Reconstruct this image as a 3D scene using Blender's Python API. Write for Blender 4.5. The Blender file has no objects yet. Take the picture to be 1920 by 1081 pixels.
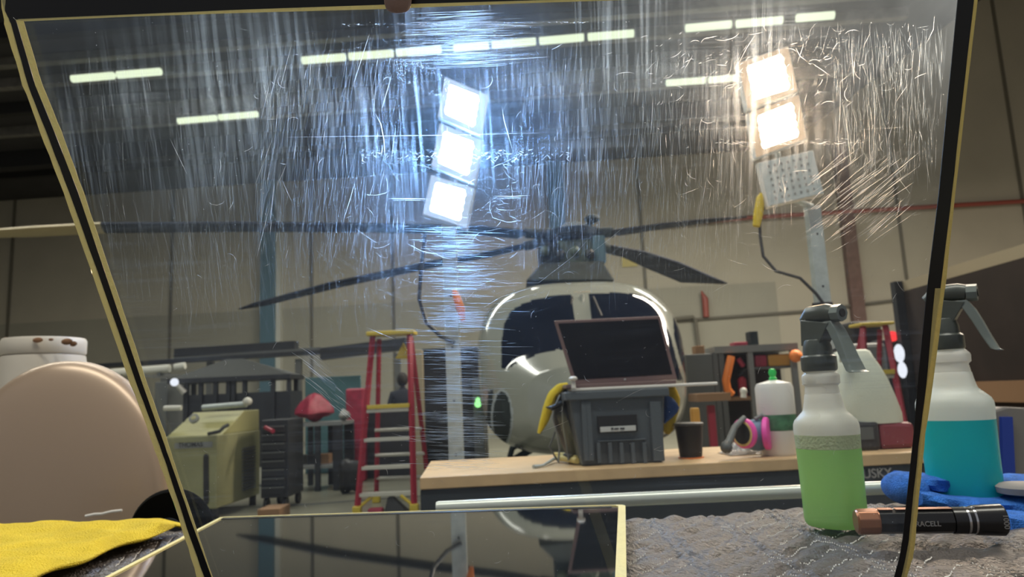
import bpy, bmesh, math, random
from mathutils import Vector, Matrix
from mathutils.geometry import tessellate_polygon
random.seed(7)
S = bpy.context.scene
COL = S.collection
R = math.radians
V = Vector
# ------------------------------------------------------------------ camera
F = 1350.0; CX, CY = 960.0, 540.5
CAMZ = 1.18; PITCH = R(8.5); ROLL = R(2.6)
fwd = V((0, math.cos(PITCH), math.sin(PITCH)))
r0 = V((1, 0, 0)); u0 = r0.cross(fwd)
right = r0 * math.cos(ROLL) - u0 * math.sin(ROLL)
up = r0 * math.sin(ROLL) + u0 * math.cos(ROLL)
CAM = V((0, 0, CAMZ))
cd = bpy.data.cameras.new('camera'); cam = bpy.data.objects.new('camera', cd); COL.objects.link(cam)
m = Matrix((right, up, -fwd)).transposed().to_4x4(); m.translation = CAM
cam.matrix_world = m
cd.sensor_width = 36; cd.lens = 36 * F / 1920; cd.clip_start = 0.01; cd.clip_end = 200
cd.dof.use_dof = True; cd.dof.focus_distance = 0.58; cd.dof.aperture_fstop = 12
S.camera = cam
# ------------------------------------------------------------------ world, exposure
S.view_settings.view_transform = 'Standard'; S.view_settings.look = 'None'
S.view_settings.gamma = 1; S.view_settings.exposure = 0.0; S.view_settings.use_curve_mapping = False
S.cycles.transparent_max_bounces = 24
S.cycles.max_bounces = 8
S.cycles.sample_clamp_indirect = 3
w = bpy.data.worlds.new('world'); S.world = w; w.use_nodes = True
w.node_tree.nodes['Background'].inputs[0].default_value = (0.90, 0.92, 1.0, 1)
w.node_tree.nodes['Background'].inputs[1].default_value = 0.27  # added ambient fill reaching in through the open camera side
# ------------------------------------------------------------------ helpers
def ray(px, py): return (right * ((px - CX) / F) + up * ((CY - py) / F) + fwd)
def H(px, py, y):
    d = ray(px, py); return CAM + d * (y / d.y)
def G(px, py, z):
    d = ray(px, py); return CAM + d * ((z - CAMZ) / d.z)
def HP(px, py, p0, n):
    d = ray(px, py); return CAM + d * ((p0 - CAM).dot(n) / d.dot(n))
def pix(v):
    q = v - CAM; dz = q.dot(fwd); return (CX + F * q.dot(right) / dz, CY - F * q.dot(up) / dz)
YAW = R(-4)
RM = Matrix.Rotation(YAW, 4, 'Z')
def RW(x, y, z): return RM @ V((x, y, z))          # room frame -> world
def RH(px, py, yr):                                   # pixel onto the room plane y = yr
    n = RM @ V((0, 1, 0)); return HP(px, py, n * yr, n)
def area(name, loc, rot, sx, sy, power, col):
    l = bpy.data.lights.new(name, 'AREA'); l.shape = 'RECTANGLE'; l.size = sx; l.size_y = sy
    l.energy = power; l.color = col
    o = bpy.data.objects.new(name, l); o.location = loc; o.rotation_euler = rot; COL.objects.link(o); return o
FLU = (1.0, 0.98, 0.86)
# unseen area lights for the ceiling tubes; the warm one is an added fill
area('ceiling_fill_light', (-6, 7, 7.9), (0, 0, YAW), 10, .5, 520, FLU)
area('ceiling_fill_light', (8, 10, 7.6), (0, 0, YAW), 9,   .5, 2300, (1.0, 0.84, 0.66))  # warm light added to brighten the right wall
area('ceiling_fill_light', (0, 15, 8.0), (0, 0, YAW), 18, .5, 950, FLU)
area('ceiling_fill_light', (0, 0.5, 6.5), (0, 0, 0), 8, .6, 330, FLU)

# ------------------------------------------------------------------ materials
def mat(name, col, rough=.6, metal=0, bump=0, bscale=40, var=0, vscale=6, spec=.5, emit=None, estr=0, coat=0, trans=0, alpha=1):
    m = bpy.data.materials.new(name); m.use_nodes = True
    nt = m.node_tree; b = nt.nodes['Principled BSDF']
    b.inputs['Base Color'].default_value = (*col, 1); b.inputs['Roughness'].default_value = rough
    b.inputs['Metallic'].default_value = metal; b.inputs['Specular IOR Level'].default_value = spec
    b.inputs['Coat Weight'].default_value = coat; b.inputs['Alpha'].default_value = alpha
    if emit: b.inputs['Emission Color'].default_value = (*emit, 1); b.inputs['Emission Strength'].default_value = estr
    if bump or var:
        tc = nt.nodes.new('ShaderNodeTexCoord')
        if bump:
            n = nt.nodes.new('ShaderNodeTexNoise'); n.inputs['Scale'].default_value = bscale; n.inputs['Detail'].default_value = 5
            nt.links.new(tc.outputs['Object'], n.inputs['Vector'])
            bp = nt.nodes.new('ShaderNodeBump'); bp.inputs['Strength'].default_value = bump; bp.inputs['Distance'].default_value = .01
            nt.links.new(n.outputs['Fac'], bp.inputs['Height']); nt.links.new(bp.outputs['Normal'], b.inputs['Normal'])
        if var:
            n = nt.nodes.new('ShaderNodeTexNoise'); n.inputs['Scale'].default_value = vscale; n.inputs['Detail'].default_value = 6
            nt.links.new(tc.outputs['Object'], n.inputs['Vector'])
            r = nt.nodes.new('ShaderNodeValToRGB')
            r.color_ramp.elements[0].position = .3; r.color_ramp.elements[1].position = .7
            r.color_ramp.elements[0].color = (*[c * (1 - var) for c in col], 1)
            r.color_ramp.elements[1].color = (*[min(1, c * (1 + var)) for c in col], 1)
            nt.links.new(n.outputs['Fac'], r.inputs['Fac']); nt.links.new(r.outputs['Color'], b.inputs['Base Color'])
    if trans:      # a share of translucent light
        tr = nt.nodes.new('ShaderNodeBsdfTranslucent'); tr.inputs['Color'].default_value = (*col, 1)
        mx = nt.nodes.new('ShaderNodeMixShader'); mx.inputs[0].default_value = trans
        out = nt.nodes['Material Output']
        nt.links.new(b.outputs[0], mx.inputs[1]); nt.links.new(tr.outputs[0], mx.inputs[2]); nt.links.new(mx.outputs[0], out.inputs[0])
    return m
def emis(name, col, s):
    m = bpy.data.materials.new(name); m.use_nodes = True; nt = m.node_tree
    nt.nodes.remove(nt.nodes['Principled BSDF']); e = nt.nodes.new('ShaderNodeEmission')
    e.inputs[0].default_value = (*col, 1); e.inputs[1].default_value = s
    nt.links.new(e.outputs[0], nt.nodes['Material Output'].inputs[0]); return m
M = dict(
    wall=mat('painted_wall', (.46, .43, .35), .85, var=.07, vscale=.5, bump=.1),
    wall_low=mat('painted_wall_lower', (.36, .35, .29), .8, var=.06, vscale=.5),
    ceil=mat('roof_deck', (.045, .045, .05), .8, var=.2, vscale=.7),
    beam=mat('roof_beam', (.17, .165, .155), .6, var=.2),
    beamd=mat('roof_beam_dark', (.02, .02, .022), .7),
    floor=mat('polished_concrete', (.24, .235, .185), .28, var=.18, vscale=1.2),
    joint=mat('wall_joint', (.16, .15, .12), .9),
    bluesteel=mat('blue_steel', (.10, .19, .25), .5),
    pipe_red=mat('red_pipe', (.30, .07, .05), .5),
    pipe_brown=mat('brown_pipe', (.15, .085, .07), .6, var=.2),
    pipe_pale=mat('pale_pipe', (.62, .62, .56), .35),
    dark=mat('dark_metal', (.018, .021, .028), .5, var=.2),
    darker=mat('black_plastic', (.012, .012, .014), .5),
    grey=mat('grey_paint', (.10, .108, .11), .5),
    midgrey=mat('mid_grey', (.19, .20, .20), .5),
    silver=mat('silver', (.62, .62, .6), .3, metal=.8),
    galv=mat('galvanized', (.45, .50, .50), .45, metal=.35, var=.12, vscale=30),
    lime=mat('olive_machine', (.25, .25, .13), .55, var=.1, vscale=4),
    limeb=mat('olive_machine_panel', (.34, .33, .15), .5),
    maroon=mat('maroon', (.28, .02, .05), .5, var=.2, vscale=10),
    red=mat('red_fibreglass', (.30, .018, .04), .5),
    yellow=mat('yellow_plastic', (.55, .42, .05), .5),
    teal=mat('teal_board', (.05, .13, .15), .6),
    alum=mat('aluminium', (.60, .60, .54), .35, metal=.5),
    wood=mat('bench_wood', (.58, .40, .22), .45, var=.12, vscale=12),
    wood_edge=mat('bench_wood_edge', (.42, .27, .13), .5, var=.15, vscale=25),
    bench=mat('bench_steel', (.032, .038, .045), .4),
    heli=mat('helicopter_paint', (.26, .275, .245), .14, coat=.6, var=.03),
    heli_dark=mat('helicopter_dark', (.022, .030, .032), .7, spec=.2, var=.3, vscale=8),
    heli_green=mat('gearbox_green', (.09, .12, .08), .5, var=.3, vscale=8),
    heli_glass=mat('dark_glass', (.006, .010, .022), .05, spec=.7),
    blade=mat('rotor_blade', (.010, .014, .028), .75, spec=.15),
    blade_tan=mat('rotor_blade_tip', (.30, .25, .14), .5),
    crate=mat('crate_plastic', (.085, .10, .115), .5, bump=.1, bscale=120),
    crate_l=mat('crate_rim', (.30, .34, .36), .45),
    label=mat('paper_label', (.55, .56, .55), .7),
    ink=mat('label_ink', (.05, .05, .06), .7),
    laptop=mat('laptop_shell', (.20, .13, .125), .4, metal=.3),
    screen=mat('laptop_screen', (.006, .007, .011), .45, spec=.15),
    white=mat('white_plastic', (.72, .70, .66), .4),
    ycloth=mat('yellow_microfibre', (.85, .62, .03), .95, bump=.9, bscale=420, var=.12, vscale=14),
    bcloth=mat('blue_microfibre', (.04, .22, .80), .95, bump=.9, bscale=500, var=.25, vscale=60),
    navy=mat('navy_cloth', (.02, .07, .25), .9, bump=.4, bscale=200),
    pipe_white=mat('white_rail', (.60, .63, .58), .28, metal=.25),
    blanket=mat('moving_blanket', (.088, .076, .072), .45, bump=.7, bscale=260, var=.15, vscale=30),
    thread=mat('white_thread', (.75, .72, .68), .6),
    band=mat('black_edge_band', (.006, .006, .007), .3),
    tape=mat('masking_tape_yellow', (.90, .82, .45), .65, bump=.2, bscale=200, trans=.35, var=.05, vscale=40),
    tape_b=mat('masking_tape_bright', (.88, .74, .30), .65, bump=.2, bscale=200, trans=.3),
    dome=mat('tan_shell', (.42, .31, .225), .33, metal=.3, coat=.0, var=.03, vscale=2),
    can=mat('white_can', (.62, .57, .49), .5, var=.05),
    rust=mat('rust_stain', (.20, .10, .05), .8, var=.4, vscale=40),
    hdpe=mat('natural_plastic', (.88, .87, .82), .38, trans=.45, bump=.05, bscale=90),
    greenliq=mat('green_liquid', (.52, .80, .34), .25, trans=.5),
    tealliq=mat('teal_liquid', (.03, .60, .62), .25, trans=.45),
    foam=mat('green_foam', (.72, .78, .55), .6, trans=.4, bump=.6, bscale=300),
    trig=mat('sprayer_dark', (.075, .085, .075), .32, bump=.1),
    trig_l=mat('sprayer_lever', (.17, .20, .19), .3),
    pad=mat('grey_pad', (.23, .22, .22), .8),
    torch=mat('torch_black', (.012, .012, .013), .25),
    copper=mat('copper', (.42, .19, .11), .3, metal=.7),
    chrome=mat('chrome_ring', (.7, .7, .7), .15, metal=1),
    torch_txt=mat('torch_print', (.28, .27, .26), .5),
    skin=mat('skin', (.30, .19, .16), .5, bump=.1, bscale=300),
    nail=mat('nail', (.62, .40, .34), .3),
    jug=mat('jug_plastic', (.68, .72, .62), .45, trans=.15, bump=.25, bscale=260),
    green=mat('green_cap', (.03, .55, .10), .4),
    dgreen=mat('dark_green_label', (.05, .16, .08), .6, var=.4, vscale=40),
    pink=mat('pink_filter', (.85, .10, .45), .5),
    bluegrey=mat('blue_grey', (.12, .22, .32), .5),
    orange=mat('orange', (.80, .22, .04), .5),
    brown=mat('brown_card', (.26, .15, .08), .8),
    amber=mat('amber_box', (.50, .27, .05), .6),
    redlamp=emis('red_lamp', (1, .05, .05), 1.3),
    greenlamp=emis('green_lamp', (.35, 1, .3), 1.6),
    whiteglow=emis('white_glow', (.9, .92, 1), 1.1),
    tube=emis('tube_light', (.86, .95, .66), 1.12),
    led_b=emis('led_cool', (.30, .56, 1.0), 150),
    led_w=emis('led_warm', (1.0, .64, .36), 85),
    lens_b=emis('lens_cool', (.60, .68, .75), .8),
    lens_w=emis('lens_warm', (.80, .55, .34), .75),
    partition=mat('dark_curtain', (.022, .014, .012), .85, var=.3, vscale=2),
    trimtan=mat('tan_trim', (.34, .29, .20), .7),
    chair=mat('grey_chair', (.18, .17, .16), .7),
    royal=mat('royal_blue', (.01, .04, .30), .6),
    person_cloth=mat('dark_shirt', (.02, .025, .04), .9),
    hair=mat('dark_hair', (.015, .013, .012), .8),
    poster=mat('yellow_notice', (.58, .50, .20), .8),
    tank_dark=mat('tank_base_dark', (.03, .03, .035), .5),
    tank_red=mat('tank_base_maroon', (.20, .035, .05), .5),
    canopyg=mat('canopy_fabric', (.06, .065, .065), .8),
    flatblack=mat('matt_black', (.003, .003, .003), .95, spec=.05),
    plasticbag=mat('clear_bag', (.5, .5, .5), .2, alpha=.55),
)
# ------------------------------------------------------------------ mesh builder
WMX = {}
class MB:
    def __init__(s, local=False): s.v = []; s.f = []; s.local = local; s.T = Matrix.Identity(4)
    def add(s, vs, fs):
        b = len(s.v); s.v += [s.T @ V(p) for p in vs]; s.f += [tuple(i + b for i in f) for f in fs]; return s
    def box(s, c, d, rz=0, rx=0, ry=0):
        mt = Matrix.Translation(c) @ Matrix.Rotation(rz, 4, 'Z') @ Matrix.Rotation(ry, 4, 'Y') @ Matrix.Rotation(rx, 4, 'X')
        vs = [mt @ V((x * d[0] / 2, y * d[1] / 2, z * d[2] / 2)) for x in (-1, 1) for y in (-1, 1) for z in (-1, 1)]
        return s.add(vs, [(0, 1, 3, 2), (4, 6, 7, 5), (0, 4, 5, 1), (2, 3, 7, 6), (0, 2, 6, 4), (1, 5, 7, 3)])
    def hexa(s, b, t):                      # bottom quad, top quad
        return s.add(list(b) + list(t), [(3, 2, 1, 0), (4, 5, 6, 7)] + [(i, (i + 1) % 4, 4 + (i + 1) % 4, 4 + i) for i in range(4)])
    def tube(s, path, r, n=10, cap=True, flat=1.0, upv=None):
        path = [V(p) for p in path]; k = len(path)
        rs = r if isinstance(r, (list, tuple)) else [r] * k
        vs = []; prev = None
        for i, p in enumerate(path):
            t = (path[min(i + 1, k - 1)] - path[max(i - 1, 0)]).normalized()
            a = upv if upv is not None else (prev if prev is not None else (V((0, 0, 1)) if abs(t.z) < .9 else V((1, 0, 0))))
            a = (a - t * a.dot(t)).normalized(); b = t.cross(a); prev = a
            for j in range(n):
                q = 2 * math.pi * j / n
                vs.append(p + (a * math.cos(q) * flat + b * math.sin(q)) * rs[i])
        fs = [(i * n + j, i * n + (j + 1) % n, (i + 1) * n + (j + 1) % n, (i + 1) * n + j) for i in range(k - 1) for j in range(n)]
        if cap: fs += [tuple(range(n - 1, -1, -1)), tuple((k - 1) * n + j for j in range(n))]
        return s.add(vs, fs)
    def cyl(s, a, b, r, r2=None, n=20): return s.tube([a, b], [r, r if r2 is None else r2], n)
    def lathe(s, prof, c=(0, 0, 0), n=40, sx=1, sy=1, pw=2, axis='Z', cap=True):
        vs = []
        for (r, z) in prof:
            for j in range(n):
                q = 2 * math.pi * j / n; cc, ss = math.cos(q), math.sin(q)
                e = 2 / pw
                x = math.copysign(abs(cc) ** e, cc) * r * sx; y = math.copysign(abs(ss) ** e, ss) * r * sy
                p = V((x, y, z)) if axis == 'Z' else (V((z, x, y)) if axis == 'X' else V((x, z, y)))
                vs.append(p + V(c))
        k = len(prof)
        fs = [(i * n + j, i * n + (j + 1) % n, (i + 1) * n + (j + 1) % n, (i + 1) * n + j) for i in range(k - 1) for j in range(n)]
        if cap: fs += [tuple(range(n - 1, -1, -1)), tuple((k - 1) * n + j for j in range(n))]
        return s.add(vs, fs)
    def ball(s, c, r, n=16, sc=(1, 1, 1)):
        vs = []; h = n // 2
        for i in range(h + 1):
            a = math.pi * i / h
            for j in range(n):
                b = 2 * math.pi * j / n
                vs.append(V(c) + V((math.sin(a) * math.cos(b) * sc[0], math.sin(a) * math.sin(b) * sc[1], -math.cos(a) * sc[2])) * r)
        fs = [(i * n + j, i * n + (j + 1) % n, (i + 1) * n + (j + 1) % n, (i + 1) * n + j) for i in range(h) for j in range(n)]
        return s.add(vs, fs)
    def prism(s, poly, d):                  # polygon (3D points, planar) pushed by vector d
        k = len(poly); poly = [V(p) for p in poly]; d = V(d)
        tri = tessellate_polygon([poly])
        vs = poly + [p + d for p in poly]
        fs = [tuple(t) for t in tri] + [tuple(i + k for i in reversed(t)) for t in tri]
        fs += [(i, (i + 1) % k, (i + 1) % k + k, i + k) for i in range(k)]
        return s.add(vs, fs)
    def grid(s, fn, nu, nv):
        vs = [fn(i / nu, j / nv) for i in range(nu + 1) for j in range(nv + 1)]
        fs = [(i * (nv + 1) + j, (i + 1) * (nv + 1) + j, (i + 1) * (nv + 1) + j + 1, i * (nv + 1) + j + 1) for i in range(nu) for j in range(nv)]
        return s.add(vs, fs)
    def build(s, name, m, parent=None, smooth=False, bevel=0, solid=0, sub=0):
        me = bpy.data.meshes.new(name); vs = s.v; loc = None
        if parent is not None:
            mw = WMX[parent.name]
            if not s.local:
                inv = mw.inverted(); vs = [inv @ p for p in vs]
        elif not s.local:
            lo = V([min(p[i] for p in vs) for i in range(3)]); hi = V([max(p[i] for p in vs) for i in range(3)])
            loc = V(((lo.x + hi.x) / 2, (lo.y + hi.y) / 2, lo.z)); vs = [p - loc for p in vs]; mw = Matrix.Translation(loc)
        else: mw = Matrix.Identity(4)
        me.from_pydata([tuple(p) for p in vs], [], s.f); me.validate(); me.update()
        bm = bmesh.new(); bm.from_mesh(me); bmesh.ops.recalc_face_normals(bm, faces=bm.faces); bm.to_mesh(me); bm.free()
        if smooth:
            me.polygons.foreach_set('use_smooth', [True] * len(me.polygons))
            try: me.set_sharp_from_angle(angle=R(40))
            except Exception: pass
        me.materials.append(M[m] if isinstance(m, str) else m)
        o = bpy.data.objects.new(name, me); COL.objects.link(o)
        if parent is not None: o.parent = parent
        elif loc is not None: o.location = loc
        WMX[o.name] = mw
        if bevel:
            b = o.modifiers.new('bevel', 'BEVEL'); b.width = bevel; b.segments = 2; b.limit_method = 'ANGLE'
        if solid:
            b = o.modifiers.new('solid', 'SOLIDIFY'); b.thickness = solid; b.offset = 0
        if sub:
            b = o.modifiers.new('sub', 'SUBSURF'); b.levels = sub; b.render_levels = sub
        return o
def B(local=False): return MB(local)
def thing(name, label, cat, loc=(0, 0, 0), rz=0, group=None):
    o = bpy.data.objects.new(name, None); COL.objects.link(o); o.location = loc; o.rotation_euler = (0, 0, rz)
    WMX[o.name] = Matrix.Translation(V(loc)) @ Matrix.Rotation(rz, 4, 'Z')
    o['label'] = label; o['category'] = cat
    if group: o['group'] = group
    return o
def tag(o, label, cat, group=None, kind=None):
    o['label'] = label; o['category'] = cat
    if group: o['group'] = group
    if kind: o['kind'] = kind
    return o
def struct(o, label=None, cat=None):
    o['kind'] = 'structure'
    if label: o['label'] = label
    if cat: o['category'] = cat
    return o
def text(name, s, size, m, parent, origin, xdir, ydir, ext=.0004, align='LEFT'):
    c = bpy.data.curves.new(name, 'FONT'); c.body = s; c.size = size; c.extrude = ext; c.align_x = align
    c.offset = size * .012
    o = bpy.data.objects.new(name, c); COL.objects.link(o)
    x = V(xdir).normalized(); z = x.cross(V(ydir)).normalized(); y = z.cross(x)
    mw = Matrix((x, y, z)).transposed().to_4x4(); mw.translation = V(origin)
    o.parent = parent; o.matrix_local = WMX[parent.name].inverted() @ mw
    c.materials.append(M[m]); bpy.context.view_layer.update()
    me = bpy.data.meshes.new_from_object(o.evaluated_get(bpy.context.evaluated_depsgraph_get())); ml = o.matrix_local.copy()
    bpy.data.objects.remove(o); o = bpy.data.objects.new(name, me); COL.objects.link(o); o.parent = parent; o.matrix_local = ml
    WMX[o.name] = mw; return o
def dup(o, loc, rz=None, label=None, group=None):
    c = o.copy(); COL.objects.link(c); c.location = loc
    if rz is not None: c.rotation_euler = (0, 0, rz)
    if label: c['label'] = label
    if group: c['group'] = group
    for ch in list(o.children):
        a = ch.copy(); COL.objects.link(a); a.parent = c
        for g in list(ch.children):
            b = g.copy(); COL.objects.link(b); b.parent = a
    return c
# ================================================================== room shell
YB = 24.0
ZT = RH(500, 343, YB).z                       # underside of the roof deck
XR = (RM.inverted() @ RH(1470, 292, YB)).x      # where the roof starts to climb
XE = (RM.inverted() @ RH(1930, -70, YB)).x + 3
ZE = ZT + (XE - XR) * math.tan(R(34))
sl = (ZE - ZT) / (XE - XR)
XL = -22.0; YF = -2.0
struct(B().box(RW(-4, 10, -.05), (42, 34, .1), rz=YAW).build('floor', 'floor'))
struct(B().prism([RW(XL, YB, 0), RW(XE, YB, 0), RW(XE, YB, ZE), RW(XR, YB, ZT), RW(XL, YB, ZT)], RW(0, .25, 0)).build('wall_back', 'wall'))
struct(B().prism([RW(XL, YF, ZT), RW(XR, YF, ZT), RW(XR, YB, ZT), RW(XL, YB, ZT)], (0, 0, .15)).build('ceiling', 'ceil'))
struct(B().prism([RW(XR, YF, ZT), RW(XE, YF, ZE), RW(XE, YB, ZE), RW(XR, YB, ZT)], (0, 0, .15)).build('ceiling', 'ceil'))
struct(B().prism([RW(XL, YF, 0), RW(XL, YB, 0), RW(XL, YB, ZT), RW(XL, YF, ZT)], RW(-.2, 0, 0)).build('wall_left', 'wall'))
struct(B().prism([RW(XE, YF, 0), RW(XE, YB, 0), RW(XE, YB, ZE), RW(XE, YF, ZE)], RW(.2, 0, 0)).build('wall_right', 'wall'))
# darker painted dado of the back wall
zl = RH(400, 586, YB).z
struct(B().box(RW(-6.5, YB - .012, zl / 2), (27, .02, zl), rz=YAW).build('trim_1', 'wall_low'))
tn = [1]
def trim(b, m):
    tn[0] += 1; return struct(b.build('trim_%d' % tn[0], m))
for px, py in ((22, 500), (320, 600), (585, 640), (738, 560), (1215, 600), (1690, 450), (1905, 300)):
    p = RM.inverted() @ RH(px, py, YB)
    top = ZT if p.x < XR else ZT + (p.x - XR) * sl
    trim(B().box(RW(p.x, YB - .03, top / 2), (.10, .03, top), rz=YAW), 'joint')
# roof beams
for k, (py, h, mm) in enumerate(((60, .35, 'beamd'), (118, .18, 'beam'), (158, .22, 'beam'), (205, .3, 'beamd'), (248, .24, 'beam'), (300, .5, 'beamd'), (330, .2, 'beamd'))):
    z = ZT - h / 2
    g = G(20, py, z); yr = (RM.inverted() @ g).y
    trim(B().box(RW((XL + XR) / 2, yr, z), (XR - XL, .2, h), rz=YAW), mm)
# columns on the back wall
def column(px0, px1, pyb, m, label, depth=.35, y=None):
    a = RM.inverted() @ RH(px0, pyb, YB - depth); b = RM.inverted() @ RH(px1, pyb, YB - depth)
    return struct(B().box(RW((a.x + b.x) / 2, YB - depth / 2, ZT / 2), (abs(b.x - a.x), depth, ZT - .01), rz=YAW).build('steel_column', m), label, 'column')
column(488, 514, 500, 'bluesteel', 'blue steel column rising to the roof at the left back wall')
column(516, 526, 500, 'pipe_pale', 'slim pale downpipe beside the blue steel column', .2)
column(1028, 1056, 350, 'bluesteel', 'blue steel column above the helicopter rotor hub')
column(1590, 1614, 500, 'pipe_brown', 'reddish brown column at the right back wall', .3)
# red pipe along the back wall
d_ = -.25
pp = [RH(1222, 424, YB + d_), RH(1400, 408, YB + d_), RH(1935, 376, YB + d_)]
zz = sum(p.z for p in pp) / 3
pr = B().tube([RW((RM.inverted() @ p).x, YB + d_, p.z) for p in pp], .075, 10).build('wall_pipe', 'pipe_red', smooth=True)
tag(pr, 'long thin red pipe running along the upper back wall at right', 'pipe')
# conduit lines
cb = B().tube([RH(1230, 604, YB - .1), RH(1500, 584, YB - .1), RH(1700, 560, YB - .1)], .045, 8)
tag(cb.build('wall_conduit', 'joint'), 'thin grey conduit crossing the back wall behind the right lamp stand', 'conduit')
cb = B().tube([RH(1262, 598, YB - .22), RH(1300, 594, YB - .22), RH(1304, 600, YB - .22), RH(1312, 662, YB - .22)], .06, 8)
tag(cb.build('bent_conduit', 'joint'), 'bent conduit dropping down the wall right of the helicopter', 'conduit')
cb = B().tube([RH(1315, 545, YB - .2), RH(1322, 560, YB - .2), RH(1324, 594, YB - .2)], [.02, .11, .1], 10)
tag(cb.build('hanging_hook', 'pipe_red', smooth=True), 'dark red hanging hook on the wall beyond the right rotor blade', 'hook')
p = RH(1180, 488, YB - .05)
tag(B().box(p, (.52, .02, .42), rz=YAW).build('wall_notice', 'poster'), 'square yellow notice on the back wall right of rotor mast', 'notice')
p = RH(75, 468, YB - .05)

# ------------------------------------------------------------------ ceiling tubes
def tube_light(pa, pb, zl_, label, group):
    a = G(*pa, zl_); b = G(*pb, zl_)
    d = (b - a); ang = math.atan2(d.y, d.x); L = d.length; c = (a + b) / 2
    t = thing('ceiling_light', label, 'ceiling light', (c.x, c.y, zl_), ang, group)
    B(True).box((0, 0, .10), (L * .99, .12, .08)).build('housing', 'beam', t)
    B(True).tube([(-L / 2 * .955, 0, 0), (-L / 2 * .93, 0, 0), (L / 2 * .93, 0, 0), (L / 2 * .955, 0, 0)], [.05, .085, .085, .05], 12).build('light_tube', 'tube', t, smooth=True)
    B(True).box((-L * .4, 0, (ZT - zl_) / 2 + .05), (.03, .03, ZT - zl_ - .1)).build('hanger', 'beam', t)
    B(True).box((L * .4, 0, (ZT - zl_) / 2 + .05), (.03, .03, ZT - zl_ - .1)).build('hanger', 'beam', t)
ZL = ZT - .35
rowA = [((133, 148), (216, 141), 'leftmost tube light of the long near row, close to yellow taped edge'),
        ((218, 140.5), (304, 133.5), 'second tube light of near row, before the wide dark gap'),
        ((564, 113.5), (650, 106.5), 'third tube light of near row, just after the wide gap'),
        ((652, 106), (740, 99.5), 'fourth tube light in near row, left of cool lamp'),
        ((741, 99), (829, 92), 'fifth tube light in near row, just above left end of cool lamp'),
        ((849, 90), (918, 84.5), 'short tube light in near row directly above the cool lamp'),
        ((920, 84), (1007, 77), 'seventh tube light in near row, right of cool lamp'),
        ((1009, 77), (1097, 69.5), 'eighth tube light in near row, above the rotor hub'),
        ((1100, 69.5), (1191, 62), 'ninth tube light in near row, before the narrow gap'),
        ((1283, 53), (1374, 45), 'tube light in near row, left of the warm lamp top'),
        ((1378, 45), (1470, 37), 'tube light in near row, directly above the warm lamp'),
        ((1491, 34), (1566, 28), 'rightmost tube light of the long near row')]
rowB = [((332, 227), (408, 220.5), 'left tube of the far pair hanging at left'),
        ((409, 220), (485, 213.5), 'right tube of the far pair hanging at left'),
        ((1247, 155.5), (1325, 150), 'left tube of the far pair beside warm lamp'),
        ((1327, 150), (1390, 145), 'right tube of the far pair, touching the warm lamp edge')]
for a, b, l in rowA: tube_light(a, b, ZL, l, 'near row of ceiling tubes')
for a, b, l in rowB: tube_light(a, b, ZL, l, 'far row of ceiling tubes')
# ================================================================== helicopter
def catmull(pts, s):
    n = len(pts) - 1
    for i in range(n):
        if s <= pts[i + 1][0] or i == n - 1:
            t = (s - pts[i][0]) / (pts[i + 1][0] - pts[i][0]); break
    def g(k): return pts[max(0, min(n, k))]
    p0, p1, p2, p3 = g(i - 1), g(i), g(i + 1), g(i + 2); o = []
    for c in range(1, len(p1)):
        o.append(.5 * (2 * p1[c] + (p2[c] - p0[c]) * t + (2 * p0[c] - 5 * p1[c] + 4 * p2[c] - p3[c]) * t * t + (3 * p1[c] - p0[c] - 3 * p2[c] + p3[c]) * t ** 3))
    return o
HY = 7.3; HX = H(1098, 740, HY + .6).x
# s, half width, z bottom, z top, centre shift x
prof = [(0, .02, 1.02, 1.06), (.06, .32, .84, 1.26), (.2, .64, .70, 1.46), (.45, .92, .60, 1.70), (.75, 1.10, .54, 2.02), (1.05, 1.19, .50, 2.34), (1.4, 1.23, .50, 2.52), (2.2, 1.25, .50, 2.58), (3.4, 1.2, .52, 2.60), (4.6, .85, .70, 2.45), (5.8, .4, 1.1, 2.2), (6.4, .1, 1.5, 1.9)]
def hsec(s, th):
    w_, zb, zt = catmull(prof, s)
    e = 2 / 3.1
    c_, s_ = math.cos(th), math.sin(th)
    x = math.copysign(abs(c_) ** e, c_) * w_; z = (zb + zt) / 2 + math.copysign(abs(s_) ** e, s_) * (zt - zb) / 2
    return V((HX + x + s * .02, HY + s, z))
heli = thing('helicopter', 'grey helicopter parked nose-on in hangar behind the workbench', 'helicopter', (HX, HY + 3, 0))
def inpoly(x, y, P):
    c = False; j = len(P) - 1
    for i in range(len(P)):
        if (P[i][1] > y) != (P[j][1] > y) and x < (P[j][0] - P[i][0]) * (y - P[i][1]) / (P[j][1] - P[i][1]) + P[i][0]: c = not c
        j = i
    return c
PL = [(946, 606), (958, 582), (985, 566), (1030, 555), (1074, 551), (1080, 600), (1082, 655), (1045, 655), (1005, 665), (965, 683), (950, 692), (940, 690), (940, 640)]
PRt = [(1106, 551), (1150, 548), (1190, 550), (1218, 560), (1240, 590), (1258, 632), (1270, 680), (1282, 715), (1240, 705), (1180, 680), (1110, 658), (1108, 600)]
PO = [(941 + 17 * math.cos(a * .3), 783 + 50 * math.sin(a * .3)) for a in range(21)]
PO2 = [(941 + 21 * math.cos(a * .3), 783 + 55 * math.sin(a * .3)) for a in range(21)]
PS = [(1262, 590), (1275, 620), (1290, 670), (1300, 725), (1292, 722), (1276, 676), (1264, 630)]
PD = [(915, 735), (925, 728), (922, 790), (930, 850), (920, 850), (912, 800)]
NS, NT = 260, 420
ss = [0.0005 + (6.4 - .001) * (i / NS) ** 1.6 for i in range(NS + 1)]
vg = [[hsec(s, 2 * math.pi * j / NT) for j in range(NT)] for s in ss]
parts = {k: [] for k in ('body', 'wl', 'wr', 'op', 'rim', 'ps', 'pd')}
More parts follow.
